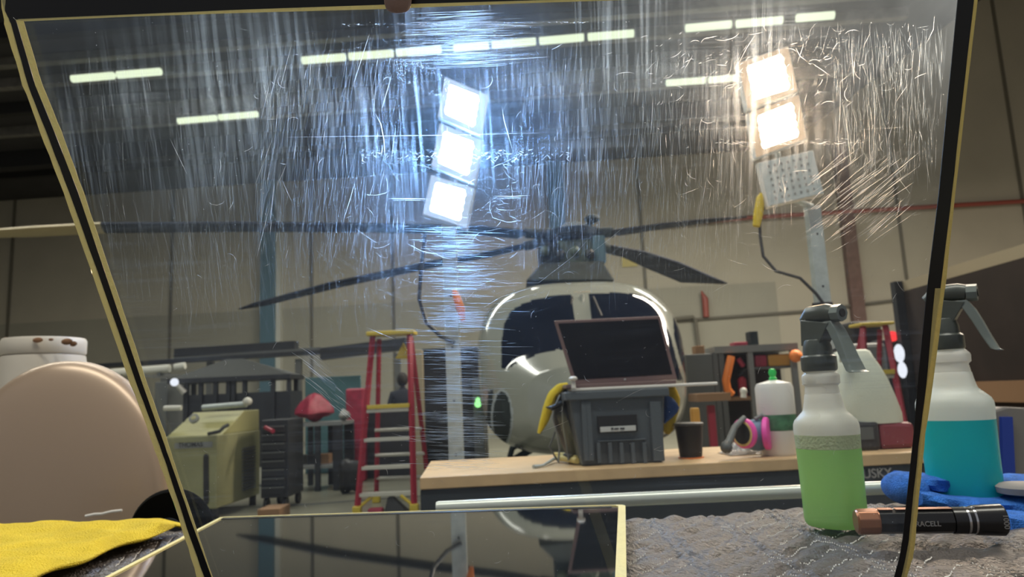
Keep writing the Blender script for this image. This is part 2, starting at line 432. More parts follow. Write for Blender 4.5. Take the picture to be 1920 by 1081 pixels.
for i in range(NS):
    for j in range(NT):
        q = (vg[i][j], vg[i][(j + 1) % NT], vg[i + 1][(j + 1) % NT], vg[i + 1][j])
        c = (q[0] + q[1] + q[2] + q[3]) / 4; k = 'body'
        nn_ = (q[2] - q[0]).cross(q[3] - q[1]); nn_ = -nn_ if nn_.dot(c - V((HX, c.y + .3, 1.3))) < 0 else nn_
        if c.y < HY + 2.2 and nn_.dot(CAM - c) > 0:
            x, y = pix(c)
            front = True
            if inpoly(x, y, PL): k = 'wl'
            elif inpoly(x, y, PRt): k = 'wr'
            elif inpoly(x, y, PO): k = 'op'
            elif inpoly(x, y, PO2): k = 'rim'
            elif inpoly(x, y, PS): k = 'ps'
            elif inpoly(x, y, PD): k = 'pd'
        parts[k].append((i, j))
def hpart(name, k, m, off=0):
    if not parts[k]: return None
    b = B(); idx = {}
    def vid(i, j):
        if (i, j) not in idx: idx[(i, j)] = len(b.v); b.v.append(vg[i][j])
        return idx[(i, j)]
    for (i, j) in parts[k]:
        j2 = (j + 1) % NT; b.f.append((vid(i, j), vid(i, j2), vid(i + 1, j2), vid(i + 1, j)))
    return b.build(name, m, heli, smooth=True)
fus = hpart('fuselage', 'body', 'heli')
ww = hpart('windshield', 'wl', 'heli_glass'); hpart('windshield', 'wr', 'heli_glass')
hpart('nose_opening', 'op', 'heli_dark'); hpart('opening_rim', 'rim', 'crate_l')
hpart('side_window', 'ps', 'heli_glass'); hpart('door_gap', 'pd', 'heli_dark')
# belly skirt, skid tubes and legs
zb = .10
for sx in (-1, 1):
    B().tube([(HX + sx * .95, HY + .5, .22), (HX + sx * .95, HY + .8, .08), (HX + sx * .95, HY + 4.5, .08)], .05, 10).build('skid', 'heli_dark', heli, smooth=True)
    for yy in (1.4, 3.6):
        B().tube([(HX + sx * .55, HY + yy, .58), (HX + sx * .85, HY + yy, .42), (HX + sx * .95, HY + yy, .10)], .045, 10).build('skid_leg', 'heli_dark', heli, smooth=True)
# roof fairing, gearbox, mast and hub
YH = HY + 1.9
def hb(px0, py0, px1, py1, y, depth, m, name, bev=.03, lab=None):
    a = H(px0, py1, y); b = H(px1, py0, y)
    o = B().box(((a.x + b.x) / 2, y + depth / 2, (a.z + b.z) / 2), (abs(b.x - a.x), depth, abs(b.z - a.z))).build(name, m, heli, bevel=bev)
    if lab: o['label'] = lab
    return o
a = H(985, 530, YH); b = H(1150, 530, YH); c = H(1015, 492, YH + .1); d = H(1130, 488, YH + .1)
B().hexa([(a.x, YH - .2, a.z), (b.x, YH - .2, b.z), (b.x, YH + 2.2, b.z), (a.x, YH + 2.2, a.z)],
         [(c.x, YH + .1, c.z), (d.x, YH + .1, d.z), (d.x, YH + 1.8, d.z), (c.x, YH + 1.8, c.z)]).build('roof_fairing', 'heli_dark', heli, bevel=.03)
hb(1012, 452, 1048, 500, YH + .25, .5, 'heli_dark', 'intake_housing')
hb(1046, 447, 1116, 497, YH + .3, .5, 'heli_green', 'gearbox')
hb(1113, 440, 1134, 492, YH + .25, .4, 'bluesteel', 'blade_restraint', .02, 'blue upright bracket')
for k in range(4):
    xx = 1022 + k * 28
    p = H(xx, 470 + (k % 2) * 6, YH + .22); B().ball(p, .07, 10).build('fitting', 'dark' if k % 2 else 'heli_green', heli, smooth=True)
hubc = H(1075, 440, YH + .5)
B().lathe([(.16, hubc.z - .28), (.12, hubc.z - .05), (.34, hubc.z - .04), (.36, hubc.z + .05), (.2, hubc.z + .10), (.12, hubc.z + .16)], (hubc.x, hubc.y, 0), 20).build('rotor_hub', 'heli_dark', heli, smooth=True)
q = H(1110, 410, YH + .5)
B().cyl((hubc.x + .15, hubc.y, hubc.z + .08), (q.x, q.y, q.z - .04), .035).ball(q, .09, 12, (1.3, 1, .7)).build('hub_cap', 'heli_dark', heli, smooth=True)
def blade(pts, ch, m='blade'):
    """pts: (px, py, y) along the span; airfoil section of chord ch"""
    P_ = [H(*p) for p in pts]; n = len(P_); b = B(); vs = []; sec = [(-.25, 0), (-.2, .055), (0, .075), (.4, .04), (.75, 0), (.4, -.03), (0, -.055), (-.2, -.045)]
    for i, p in enumerate(P_):
        t = (P_[min(i + 1, n - 1)] - P_[max(0, i - 1)]).normalized()
        a = t.cross(V((0, 0, 1))).normalized(); u = a.cross(t).normalized()
        if a.y < 0: a = -a
        c = ch[i] if isinstance(ch, (list, tuple)) else ch
        for (x, z) in sec: vs.append(p + a * x * c + (u if u.z > 0 else -u) * (z * c))
    k = len(sec)
    fs = [(i * k + j, i * k + (j + 1) % k, (i + 1) * k + (j + 1) % k, (i + 1) * k + j) for i in range(n - 1) for j in range(k)]
    fs += [tuple(range(k)), tuple((n - 1) * k + j for j in range(k))]
    b.add(vs, fs); return b.build('rotor_blade', m, heli, smooth=True)
def root(px, py, y, r=.07):
    B().tube([hubc, H(px, py, y)], [r * 1.2, r], 10).build('blade_grip', 'heli_dark', heli, smooth=True)
root(985, 437, YH + .3); root(985, 461, YH + .9); root(1140, 464, YH + .9); root(1150, 435, YH + .3)
b1 = blade([(985, 437, YH + .3), (900, 429, YH + .1), (700, 424, YH - .5), (450, 422, YH - 1.1), (190, 424, YH - 1.7)], .46)
bt = blade([(190, 424, YH - 1.7), (60, 431, YH - 1.95), (-40, 437, YH - 2.1)], [.46, .42, .3], 'blade_tan'); bt['label'] = 'pale tan blade tip'
blade([(985, 459, YH + .9), (900, 478, YH + 1.3), (820, 491, YH + 1.7), (620, 533, YH + 2.3), (480, 570, YH + 2.7), (448, 579, YH + 2.8)], [.30, .34, .44, .44, .34, .1])
blade([(1140, 463, YH + .9), (1200, 475, YH + 1.4), (1260, 496, YH + 2.0), (1320, 522, YH + 2.7), (1362, 531, YH + 3.0)], [.36, .44, .6, .62, .12])
blade([(1150, 435, YH + .3), (1185, 430, YH + .2), (1240, 422, YH + .05), (1330, 412, YH - .2), (1400, 406, YH - .35)], [.36, .36, .30, .24, .1])
# wiper arms, door handle, badge screws
for (x0, y0, x1, y1) in ((1073, 556, 1060, 640), (1112, 556, 1128, 592)):
    B().tube([hit for hit in (H(x0, y0, HY + .98), H(x1, y1, HY + .62))], .012, 6).build('wiper', 'darker', heli)
B().tube([H(1092, 553, HY + 1.0), H(1092, 600, HY + .80), H(1095, 655, HY + .42)], .02, 8).build('windshield_post', 'heli', heli, smooth=True)
B().box(H(1092, 552, HY + 1.08), (.22, .06, .07)).build('wire_cutter_base', 'trimtan', heli, bevel=.02)
for px in (1046, 1054, 1061):
    B().ball(H(px, 674, HY + .42), .02, 8).build('rivet_cover', 'silver', heli)
# ================================================================== left background
def pbox(px0, py0, px1, py1, y, depth, m, name, parent=None, bevel=.01, z0=None):
    """box whose front face (in the plane y) spans the two pixels"""
    a = H(px0, py1, y); b = H(px1, py0, y); zl_ = a.z if z0 is None else z0
    return B().box(((a.x + b.x) / 2, y + depth / 2, (zl_ + b.z) / 2), (abs(b.x - a.x), depth, abs(b.z - zl_))).build(name, m, parent, bevel=bevel)
# long dark storage rack along the wall
rk = thing('storage_rack', 'long dark storage rack with pipes standing along the left back wall', 'rack', (H(450, 700, 15).x, 15, 0))
def bar(pa, pb, h, y, m, name, parent, depth=.3):
    a = H(*pa, y); b = H(*pb, y); hh = V((0, 0, h / 2)); dd = V((0, depth, 0))
    return B().hexa([a - hh, b - hh, b - hh + dd, a - hh + dd], [a + hh, b + hh, b + hh + dd, a + hh + dd]).build(name, m, parent)
bar((326, 661), (552, 646), .17, 15, 'dark', 'top_board', rk)
bar((326, 672), (600, 655), .10, 15, 'grey', 'rail', rk)
bar((150, 687), (600, 659), .08, 14.9, 'dark', 'rail', rk)
bar((600, 663), (760, 643), .24, 14.9, 'dark', 'top_board', rk)
for px, py in ((310, 675), (200, 685), (395, 660), (560, 655), (745, 645)):
    p = H(px, py, 15.1); B().box((p.x, p.y, (p.z - .2) / 2), (.12, .12, p.z - .2)).build('post', 'grey', rk)
pw = B().tube([H(208, 699, 12.5), H(318, 690, 12.5)], .07, 10).build('white_pipe', 'pipe_pale', rk, smooth=True)
B().tube([H(328, 688, 12.5), H(347, 685, 12.5)], .06, 10).build('white_pipe', 'pipe_pale', rk, smooth=True)
for px in (230, 300): 
    p = H(px, 693, 12.5); B().box((p.x, p.y + 1.2, p.z - .08), (.05, 2.5, .05)).build('bracket', 'grey', rk)
# canopy cart
y = 11.0
cc = thing('canopy_cart', 'dark utility cart with a sloping roof canopy behind the olive machine', 'cart', (H(430, 780, y).x, y + .8, 0))
e = [H(316, 709, y), H(452, 700, y), H(543, 708, y)]
zt = H(430, 676, y + .7).z; ze = sum(q.z for q in e) / 3
x0, x1 = e[0].x, e[2].x
B().hexa([(x0, y, ze), (x1, y, ze), (x1, y + .7, ze), (x0, y + .7, ze)],
         [(x0 + .75, y + .3, zt), (x1 - .85, y + .3, zt), (x1 - .85, y + .45, zt), (x0 + .75, y + .45, zt)]).build('canopy_roof', 'canopyg', cc)
B().box(((x0 + x1) / 2, y + .35, ze - .03), (x1 - x0 + .03, .73, .07)).build('canopy_edge', 'dark', cc)
for px in (347, 374, 402, 426, 436, 457, 510, 540):
    xx = H(px, 735, y).x; B().box((xx, y + .05, (ze + .3) / 2), (.06, .06, ze - .3)).build('post', 'dark', cc)
for xx in (x0 + .1, x1 - .1):
    B().box((xx, y + .65, (ze + .3) / 2), (.06, .06, ze - .3)).build('post', 'dark', cc)
zb_ = H(430, 737, y).z
xa = H(340, 740, y).x
B().box(((xa + x1) / 2, y + .36, (zb_ + .3) / 2), (x1 - xa, .6, zb_ - .3)).build('cart_body', 'dark', cc)
for xx in (xa + .25, x1 - .25):
    for yy in (y + .12, y + .58): B().cyl((xx, yy - .06, .18), (xx, yy + .06, .18), .18, n=20).build('wheel', 'darker', cc, smooth=True)
lp = thing('work_lamp', 'small round white lamp under the cart canopy at left', 'lamp', H(327, 716, 10.9))
B().ball(H(327, 716, 10.85), .06, 14).build('globe', 'whiteglow', lp, smooth=True)
B().tube([H(330, 719, 10.9), H(346, 736, 10.95)], [.03, .05], 8).build('lamp_arm', 'silver', lp)
pbox(288, 715, 314, 800, 11.5, 1.0, 'grey', 'machine_cover', None, z0=0)
tag(bpy.data.objects['machine_cover'], 'grey covered machine between taped edge and canopy cart', 'machine')
# olive machine with a sloping control panel
A_ = G(296, 990, 0); B_ = G(405, 975, 0); C_ = G(487, 944, 0)
dy = (C_ - B_); pd_ = V((-dy.y, dy.x, 0)).normalized(); pd_ = -pd_ if pd_.x > 0 else pd_
for k_ in range(400):
    A_ = B_ + pd_ * (.004 * k_)
    if pix(A_)[0] < 296: break
dx = (A_ - B_); D_ = B_ + dx + dy; C_ = B_ + dy
mc = thing('shop_machine', 'olive green shop machine with sloping control panel and side vents', 'machine', (B_ + dx * .5 + dy * .5))
def zat(px, py, p): return H(px, py, p.y).z
zf = zat(405, 815, B_); zr = zat(470, 768, C_)
u3 = V((0, 0, 1))
B().hexa([B_ + u3 * .12, A_ + u3 * .12, D_ + u3 * .12, C_ + u3 * .12], [B_ + u3 * zf, A_ + u3 * zf, D_ + u3 * zf, C_ + u3 * zf]).build('cabinet', 'lime', mc, bevel=.015)
k1 = dy * .12; k2 = dy * .62
B().hexa([B_ + dx * .02 + k1 + u3 * zf, A_ + k1 + u3 * zf, A_ + dy + u3 * zf, C_ + dx * .02 + u3 * zf],
         [B_ + dx * .02 + k2 + u3 * zr, A_ + k2 + u3 * zr, A_ + dy + u3 * zr, C_ + dx * .02 + u3 * zr]).build('control_panel', 'limeb', mc, bevel=.01)
fn = dx.cross(u3).normalized()
if fn.y > 0: fn = -fn
def onface(px, py, off=.006): return HP(px, py, B_ + fn * off, fn)
# slot
def slab(name, pts, m, off, th, pr):
    return B().prism([p_ for p_ in pts], fn * -th).build(name, m, pr)
sp = [onface(386 + 5 * math.cos(t), (858 if math.sin(t) > 0 else 938) - 8 * math.sin(t), .012) for t in [i * math.pi / 8 for i in range(16)]]
slab('slot', sp, 'darker', 0, .03, mc)
slab('name_plate', [onface(327, 830), onface(398, 827), onface(398, 838), onface(327, 841)], 'midgrey', 0, .005, mc)
text('lettering', 'THOMAS', .068, 'darker', mc, onface(334, 838, .012), -dx, u3)
ctr = H(365, 786, B_.y + .25)
B().tube([ctr, ctr + V((0, -.03, .02))], [.055, .055], 20).build('dial', 'midgrey', mc, smooth=True)
B().tube([ctr + V((0, -.03, .02)), ctr + V((0, -.035, .024))], [.028, .028], 20).build('dial', 'limeb', mc)
B().tube([H(390, 813, B_.y - .02), H(412, 808, B_.y - .02), H(420, 800, B_.y), H(428, 796, B_.y + .05)], .02, 8).build('lever', 'dark', mc, smooth=True)
# vent slats on right side
sn = dy.cross(u3).normalized()
if sn.x < 0: sn = -sn
def onside(px, py, off=.006): return HP(px, py, B_ + sn * off, sn)
for i in range(14):
    t = i / 13
    a = onside(454, 842 + 78 * t, .004); b = onside(478, 838 + 74 * t, .004)
    B().hexa([a, b, b + sn * .012, a + sn * .012], [a + u3 * .018, b + u3 * .018, b + sn * .012 + u3 * .018, a + sn * .012 + u3 * .018]).build('vent_slat', 'grey', mc)
for c in (A_ * .9 + C_ * .1, B_ * .92 + D_ * .08, C_ * .92 + A_ * .08, D_ * .9 + B_ * .1):
    B().cyl((c.x, c.y, 0), (c.x, c.y, .13), .04).build('foot', 'darker', mc)
B().tube([zpt for zpt in (H(308, 765, B_.y + .5), H(340, 764, B_.y + .5))], .03, 8).build('hose', 'pipe_pale', mc)
tb = B().tube([H(380, 764, B_.y + .6), H(463, 757, B_.y + .6)], .035, 10).build('tube_bar', 'galv', mc, smooth=True)
B().ball(H(464, 752, B_.y + .55), .055, 14, (1, 1, .9)).build('knob', 'pipe_pale', mc, smooth=True)
# black tool cart with drawers
y = 8.6
a = G(491, 925, 0)
a = H(489, 915, y); b = H(541, 785, y); 
tc_ = thing('tool_cart', 'black rolling tool cart with drawers beside the olive machine', 'tool cart', ((a.x + b.x) / 2, y + .3, 0))
B().box(((a.x + b.x) / 2, y + .3, (b.z + .14) / 2), (b.x - a.x, .6, b.z - .14)).build('cabinet', 'dark', tc_, bevel=.01)
nz = 8
for i in range(nz):
    z_ = .18 + (b.z - .24) * (i + .5) / nz; hh = (b.z - .24) / nz
    dr = B().box(((a.x + b.x) / 2 - .01, y - .012, z_), ((b.x - a.x) * .86, .025, hh * .84)).build('drawer', 'dark', tc_, bevel=.004)
    B().box(((a.x + b.x) / 2 - .01, y - .034, z_ + hh * .3), ((b.x - a.x) * .8, .02, hh * .14)).build('drawer_pull', 'grey', dr)
for sx in (a.x + .05, b.x - .05):
    for yy in (y + .06, y + .54): B().cyl((sx - .02, yy, .07), (sx + .02, yy, .07), .07).build('caster', 'darker', tc_, smooth=True)
B().tube([H(498, 801, y - .05), H(512, 808, y - .2)], .025, 8).build('push_handle', 'maroon', tc_, smooth=True)
# work table on a frame
y = 10.2
a = H(548, 800, y); b = H(640, 790, y)
wt = thing('frame_table', 'dark framed work table behind the stepladder with maroon covers on top', 'table', ((a.x + b.x) / 2, y + .4, 0))
zt = (a.z + b.z) / 2
B().box(((a.x + b.x) / 2, y + .4, zt), (b.x - a.x, .8, .05)).build('tabletop', 'midgrey', wt)
for sx in (a.x + .04, (a.x + b.x) / 2, b.x - .06):
    for yy in (y + .04, y + .76): B().box((sx, yy, zt / 2), (.07 if sx < b.x - .1 else .13, .07, zt - .02)).build('leg', 'dark', wt)
B().box(((a.x + b.x) / 2, y + .4, .33), (b.x - a.x, .75, .04)).build('shelf', 'midgrey', wt)
for i, (px, mm) in enumerate(((560, 'midgrey'), (588, 'dark'), (608, 'brown'))):
    p = H(px, 862, y + .3); o = B().box((p.x, y + .35, .35 + .07), (.16, .2, .14)).build('parts_box', mm, None, bevel=.01)
    tag(o, ('grey box at left on the frame table shelf', 'dark box in the middle of the frame table shelf', 'brown box at right on the frame table shelf')[i], 'box', 'boxes on the frame table shelf')
def lump(name, px, py, y, rx, ry, rz_, m, seed=0, n=20):
    rr = random.Random(seed); c = H(px, py, y); b = B(); b.ball(c, 1, n, (rx, ry, rz_))
    ph = [rr.uniform(0, 6) for _ in range(6)]
    b.v = [v + (v - c) * (.14 * math.sin(9 * (v.x - c.x) / rx * .6 + ph[0]) + .1 * math.sin(5 * (v.z - c.z) / rz_ + ph[1]) + .07 * math.sin(7 * (v.y - c.y) / ry + ph[2])) for v in b.v]
    return b.build(name, m, smooth=True)
ztb = zt + .025
def lumpz(name, px, y, rx, ry, h, zbase, m, seed):
    c = H(px, 760, y); o = lump(name, px, 760, y, rx, ry, h / 2, m, seed); o.location.z = zbase - .01; return o
tag(lumpz('maroon_cover', 590, y + .4, .25, .28, .36, ztb, 'maroon', 3), 'crumpled maroon cover lying on the left of the frame table', 'cover', 'maroon covers')
tag(pbox(572, 703, 676, 760, y + 2.7, .05, 'teal', 'teal_board', None, z0=0), 'dark teal board standing behind the maroon covers', 'board')
tag(pbox(648, 727, 680, 775, y + 1.0, .3, 'maroon', 'maroon_box', None, .03, z0=0), 'maroon upright box in front of the teal board', 'box')
tag(lumpz('grey_bag', 645, y + .35, .07, .16, .16, ztb, 'midgrey', 9), 'small grey bag on the right end of the frame table', 'bag')
tag(lump('black_sack', 655, 808, 9.9, .16, .16, .22, 'darker', 5), 'black sack on the floor between frame table and ladder', 'sack')
bpy.data.objects['black_sack'].location.z = 0
# low dark bench behind ladder
y = 11.6
tag(pbox(645, 762, 792, 900, y, .5, 'dark', 'dark_bench', None, .02, z0=0), 'long low dark cabinet standing behind the stepladder', 'cabinet')
tag(pbox(796, 648, 905, 900, 12.6, .8, 'dark', 'tall_cabinet', None, .02, z0=0), 'tall dark cabinet behind the cool lamp stand', 'cabinet')
tag(pbox(781, 655, 792, 900, 11.2, .1, 'trimtan', 'wooden_post', None, .01, z0=0), 'tan wooden post just right of the stepladder', 'post')
tag(pbox(888, 708, 905, 780, 12.0, .3, 'grey', 'control_box', None, .01, z0=0), 'grey control box with green lamp left of helicopter nose', 'control box')
gl = tag(B().ball(H(896, 757, 11.9), .055, 14).ball(H(896, 749, 11.9), .04, 12).build('signal_lamp', 'greenlamp', smooth=True), 'glowing green lamp left of the helicopter nose', 'lamp')
# floor line, cardboard box, shoe shaped block
tag(pbox(482, 953, 524, 974, 7.6, .35, 'brown', 'cardboard_box', None, .005, z0=0), 'low brown cardboard box on floor at the lying panel edge', 'box')
a, b = G(530, 948, .004), G(800, 928, .004)
tag(B().box(((a + b) / 2), ((b - a).length, .06, .004), rz=math.atan2(b.y - a.y, b.x - a.x)).build('floor_line', 'grey'), 'thin dark line across the floor behind the stepladder', 'floor marking')
c = G(738, 962, 0)
tag(B().hexa([c + V((-.1, -.05, 0)), c + V((.16, -.05, 0)), c + V((.16, .15, 0)), c + V((-.1, .15, 0))], [c + V((-.06, 0, .17)), c + V((.0, 0, .17)), c + V((.0, .08, .17)), c + V((-.06, .08, .17))]).build('rubber_chock', 'darker', bevel=.01), 'black wedge shaped wheel chock on floor under the stepladder', 'wheel chock')
c = G(705, 964, 0)
tag(B().box(c + V((0, 0, .035)), (.16, .12, .07)).build('maroon_block', 'maroon', bevel=.02), 'small maroon block on floor beside the black chock', 'block')

# ------------------------------------------------------------------ stepladder builder
def ladder(name, label, fl, fr, topl, topr, steps, spread, cap_h=.05):
    """fl, fr floor points of the front rails; topl, topr tops; spread = how far the rear rails stand back"""
    cen = (fl + fr) / 2 + V((0, spread / 2, 0))
    t = thing(name, label, 'stepladder', (cen.x, cen.y, 0))
    def rail(a, b, nm, w_=.034):
        B().tube([a, b], w_, 4).build(nm, 'red', t)
    H_ = topl.z
    rail(fl + u3 * .06, topl, 'front_rail'); rail(fr + u3 * .06, topr, 'front_rail')
    rl = fl + V((.02, spread, 0)); rr_ = fr + V((.05, spread, 0))
    rail(rl + u3 * .05, topl + V((.05, .12, -.03)), 'rear_rail', .028); rail(rr_ + u3 * .05, topr + V((.0, .12, -.03)), 'rear_rail', .028)
    for p, q in ((fl, 'foot'), (fr, 'foot'), (rl, 'foot'), (rr_, 'foot')):
        B().box(p + u3 * .05, (.09, .10, .10)).build('foot', 'yellow', t, bevel=.01)
    c = (topl + topr) / 2
    B().box(c + V((0, .06, .02)), ((topr - topl).length + .12, .28, cap_h)).build('top_cap', 'yellow', t, bevel=.012)
    for i, f in enumerate(steps):
        a = fl.lerp(topl, f); b = fr.lerp(topr, f); c = (a + b) / 2
        B().box(c + V((0, .04, 0)), ((b - a).length - .02, .12, .035)).build('step', 'alum', t)
        if i == len(steps) - 1: B().box(c + V((0, .03, .045)), ((b - a).length - .04, .16, .045)).build('step_cover', 'yellow', t, bevel=.005)
        a2 = rl.lerp(topl, f); b2 = rr_.lerp(topr, f)
        if i in (0, 1, 2): B().tube([a2 + u3 * .08, b2 + u3 * .08], .02, 6).build('rear_brace', 'alum', t)
        if i == 0:
            B().tube([fl.lerp(topl, f * .35), a + V((.14, 0, -.02))], .018, 6).build('corner_brace', 'yellow', t)
            B().tube([fr.lerp(topr, f * .35), b + V((-.14, 0, -.02))], .018, 6).build('corner_brace', 'yellow', t)
    return t
fl = G(670, 966, 0); fr = G(777, 962, 0)
tl = H(699, 629, fl.y + .45); tr = H(768, 626, fr.y + .45)
def fstep(py, px=730):
    best = 0
    for k in range(200):
        f = k / 199; c = (fl.lerp(tl, f) + fr.lerp(tr, f)) / 2
        if pix(c)[1] >= py: best = f
    return best
lad = ladder('stepladder', 'red fibreglass stepladder with yellow top standing left of the lamp pole', fl, fr, tl, tr, [fstep(924), fstep(874), fstep(822), fstep(768)], .95)
a, b, c = H(741, 672, fl.y + .6), H(770, 672, fl.y + .6), H(756, 642, fl.y + .6)
B().prism([a, b, c], (0, .03, 0)).build('corner_plate', 'yellow', lad)

# ------------------------------------------------------------------ person behind ladder
y = 12.5
hc = H(755, 712, y)
pm = thing('person', 'person in dark shirt standing half hidden behind the stepladder', 'person', (hc.x, y, 0))
def skinbody(name, joints, edges, radii, m, parent, root_=0, sub=2):
    me = bpy.data.meshes.new(name)
    inv = WMX[parent.name].inverted()
    me.from_pydata([tuple(inv @ V(p)) for p in joints], edges, []); me.update()
    o = bpy.data.objects.new(name, me); COL.objects.link(o); o.parent = parent; WMX[o.name] = WMX[parent.name]
    sk = o.modifiers.new('skin', 'SKIN'); sk.use_smooth_shade = True
    for i, r_ in enumerate(radii):
        me.skin_vertices[0].data[i].radius = (r_, r_) if not isinstance(r_, tuple) else r_
        me.skin_vertices[0].data[i].use_root = (i == root_)
    sb = o.modifiers.new('sub', 'SUBSURF'); sb.levels = sub; sb.render_levels = sub
    me.materials.append(M[m]); return o
hz = hc.z; X = hc.x
J = [(X - .02, y, .92), (X - .01, y, 1.12), (X, y, 1.30), (X, y, hz - .17), (X, y - .01, hz - .10),
     (X - .10, y, .88), (X - .11, y - .02, .48), (X - .11, y + .02, .08), (X - .11, y - .12, .04),
     (X + .10, y, .88), (X + .11, y - .02, .48), (X + .11, y + .02, .08), (X + .11, y - .12, .04),
     (X - .17, y, 1.30), (X - .24, y - .06, 1.05), (X - .16, y - .24, .98), (X - .10, y - .30, .97),
     (X + .17, y, 1.30), (X + .24, y - .05, 1.05), (X + .20, y - .25, 1.0), (X + .15, y - .31, .99)]
E = [(0, 1), (1, 2), (2, 3), (3, 4), (0, 5), (5, 6), (6, 7), (7, 8), (0, 9), (9, 10), (10, 11), (11, 12), (2, 13), (13, 14), (14, 15), (15, 16), (2, 17), (17, 18), (18, 19), (19, 20)]
RD = [.14, .14, .15, .06, .05, .10, .07, .05, .045, .10, .07, .05, .045, .075, .05, .04, .03, .075, .05, .04, .03]
bd = skinbody('body', J, E, RD, 'person_cloth', pm)
B().ball((X, y, hz), 1, 20, (.085, .10, .125)).ball((X, y - .10, hz - .01), .018, 8).ball((X - .085, y, hz - .01), .02, 8).ball((X + .085, y, hz - .01), .02, 8).build('head', 'skin', pm, smooth=True)
B().ball((X, y - .02, hz + .012), 1, 20, (.095, .115, .125)).build('hair', 'hair', pm, smooth=True)
# ================================================================== right background
def T(o, l, c, g=None): return tag(o, l, c, g)
y = 9.6
T(pbox(1296, 662, 1335, 800, y, .8, 'grey', 'grey_cabinet', None, .01, z0=0), 'plain grey cabinet just right of the helicopter nose', 'cabinet')
rk = thing('tool_rack', 'grey open rack with orange strap and small items right of the grey cabinet', 'rack', (H(1400, 700, y).x, y + .4, 0))
a = H(1340, 660, y); b = H(1496, 648, y)
B().box(((a.x + b.x) / 2, y + .4, a.z + .03), (b.x - a.x, .8, .09)).build('shelf_top', 'midgrey', rk)
for px in (1344, 1356, 1411, 1493):
    p = H(px, 700, y); B().box((p.x, y + .05, a.z / 2), (.07, .07, a.z)).build('post', 'grey' if px < 1400 else 'midgrey', rk)
B().box(((a.x + b.x) / 2, y + .7, a.z / 2), (b.x - a.x - .02, .03, a.z - .02)).build('back_panel', 'darker', rk)
zs = H(1400, 742, y).z
B().box(((a.x + b.x) / 2, y + .4, zs - .03), (b.x - a.x - .02, .7, .05)).build('shelf', 'brown', rk)
zs2 = H(1450, 688, y).z
p0, p1 = H(1412, 690, y), H(1492, 686, y)
B().box(((p0.x + p1.x) / 2, y + .4, zs2), (p1.x - p0.x, .6, .03)).build('shelf', 'grey', rk)
B().tube([H(1371, 668, y - .05), H(1366, 690, y - .07), H(1361, 712, y - .05), H(1364, 730, y - .04), H(1372, 739, y - .02)], .05, 8).build('strap', 'orange', rk, smooth=True)
B().tube([H(1384, 672, y + .1), H(1394, 686, y + .1)], .035, 8).build('red_cable', 'maroon', rk)
T(B().box(H(1391, 716, y + .1) + V((0, 0, -.03)), (.09, .08, .24)).ball(H(1391, 706, y + .1), .05, 10).build('red_bottle', 'redlamp' if 0 else 'red', smooth=True), 'small red bottle on the tool rack shelf', 'bottle')
bpy.data.objects['red_bottle'].location.z = zs - .01
for i, (px, w_, mm) in enumerate(((1423, .16, 'maroon'), (1452, .22, 'amber'), (1472, .15, 'amber'))):
    p = H(px, 680, y + .2)
    T(B().box((p.x, p.y, zs2 + .015 + .08), (w_, .2, .16)).build('parts_bin', mm, bevel=.02), ('maroon bin on the upper rack shelf', 'wide amber bin in middle of the upper rack shelf', 'narrow amber bin at right of the upper rack shelf')[i], 'bin', 'bins on the rack shelf')
T(B().ball(H(1492, 667, y - .12), .085, 12).build('orange_reel', 'orange', smooth=True), 'orange round reel hanging on the rack beside dark sprayer', 'reel')
T(pbox(1377, 640, 1402, 655, y + .1, .2, 'maroon', 'maroon_case', None, .01, z0=a.z + .075), 'maroon case on top of the tool rack', 'case')
T(pbox(1409, 620, 1421, 656, y + .1, .2, 'heli_dark', 'black_tower', None, .01, z0=a.z + .075), 'small black upright device on top of the tool rack', 'device')
T(pbox(1288, 648, 1304, 664, y + .1, .2, 'brown', 'brown_carton', None, .005, z0=None), 'brown carton on the grey cabinet next to the helicopter', 'carton')
bpy.data.objects['brown_carton'].location.z = H(1318, 662, y).z; bpy.data.objects['brown_carton'].location.x += .12
y = 7.5
st = thing('red_stand', 'red post stand with a brown wooden board top behind the black cup', 'stand', (H(1338, 800, y).x, y, 0))
a = H(1308, 752, y); b = H(1370, 736, y)
B().box(((a.x + b.x) / 2, y + .2, (a.z + b.z) / 2), (b.x - a.x, .4, .08)).build('board', 'brown', st)
p = H(1338, 760, y); B().box((p.x + .02, y + .2, p.z / 2), (.07, .07, p.z)).build('post', 'red', st)
B().box((p.x, y + .2, .03), (.4, .4, .05)).build('base', 'red', st)
T(B().ball(H(1394, 733, y + .1), .04, 10).cyl(H(1394, 733, y + .1), H(1394, 745, y + .1), .03).build('pale_finial', 'pipe_pale', smooth=True), 'small pale finial beside the brown board', 'finial')
# right ladder, machine hood, monitor
y = 7.0
fl = G(1612, 930, 0); fl = V((H(1608, 740, y).x, y, 0)); fr = V((H(1706, 790, y).x, y, 0))
ladR = ladder('stepladder', 'red stepladder with yellow frame top seen right of the white jug', fl, fr, H(1618, 612, y + .4), H(1660, 610, y + .4), [.2, .36, .52, .70], .9, .03)
T(pbox(1600, 600, 1652, 640, 9.2, .5, 'darker', 'dark_case', None, .03, z0=0), 'tall dark case behind the right red stepladder', 'case')
T(pbox(1588, 641, 1662, 700, 8.6, .4, 'midgrey', 'pale_machine', None, .05, z0=0), 'pale grey machine between dark case and the right stepladder', 'machine')
T(pbox(1668, 634, 1695, 760, 8.8, .3, 'dark', 'signal_box', None, .02, z0=0), 'dark box carrying red lamp right of the second stepladder', 'box')
T(B().ball(H(1673, 630, 8.75), .065, 12).build('signal_lamp', 'redlamp', smooth=True), 'glowing red lamp above the dark box near right stepladder', 'lamp')
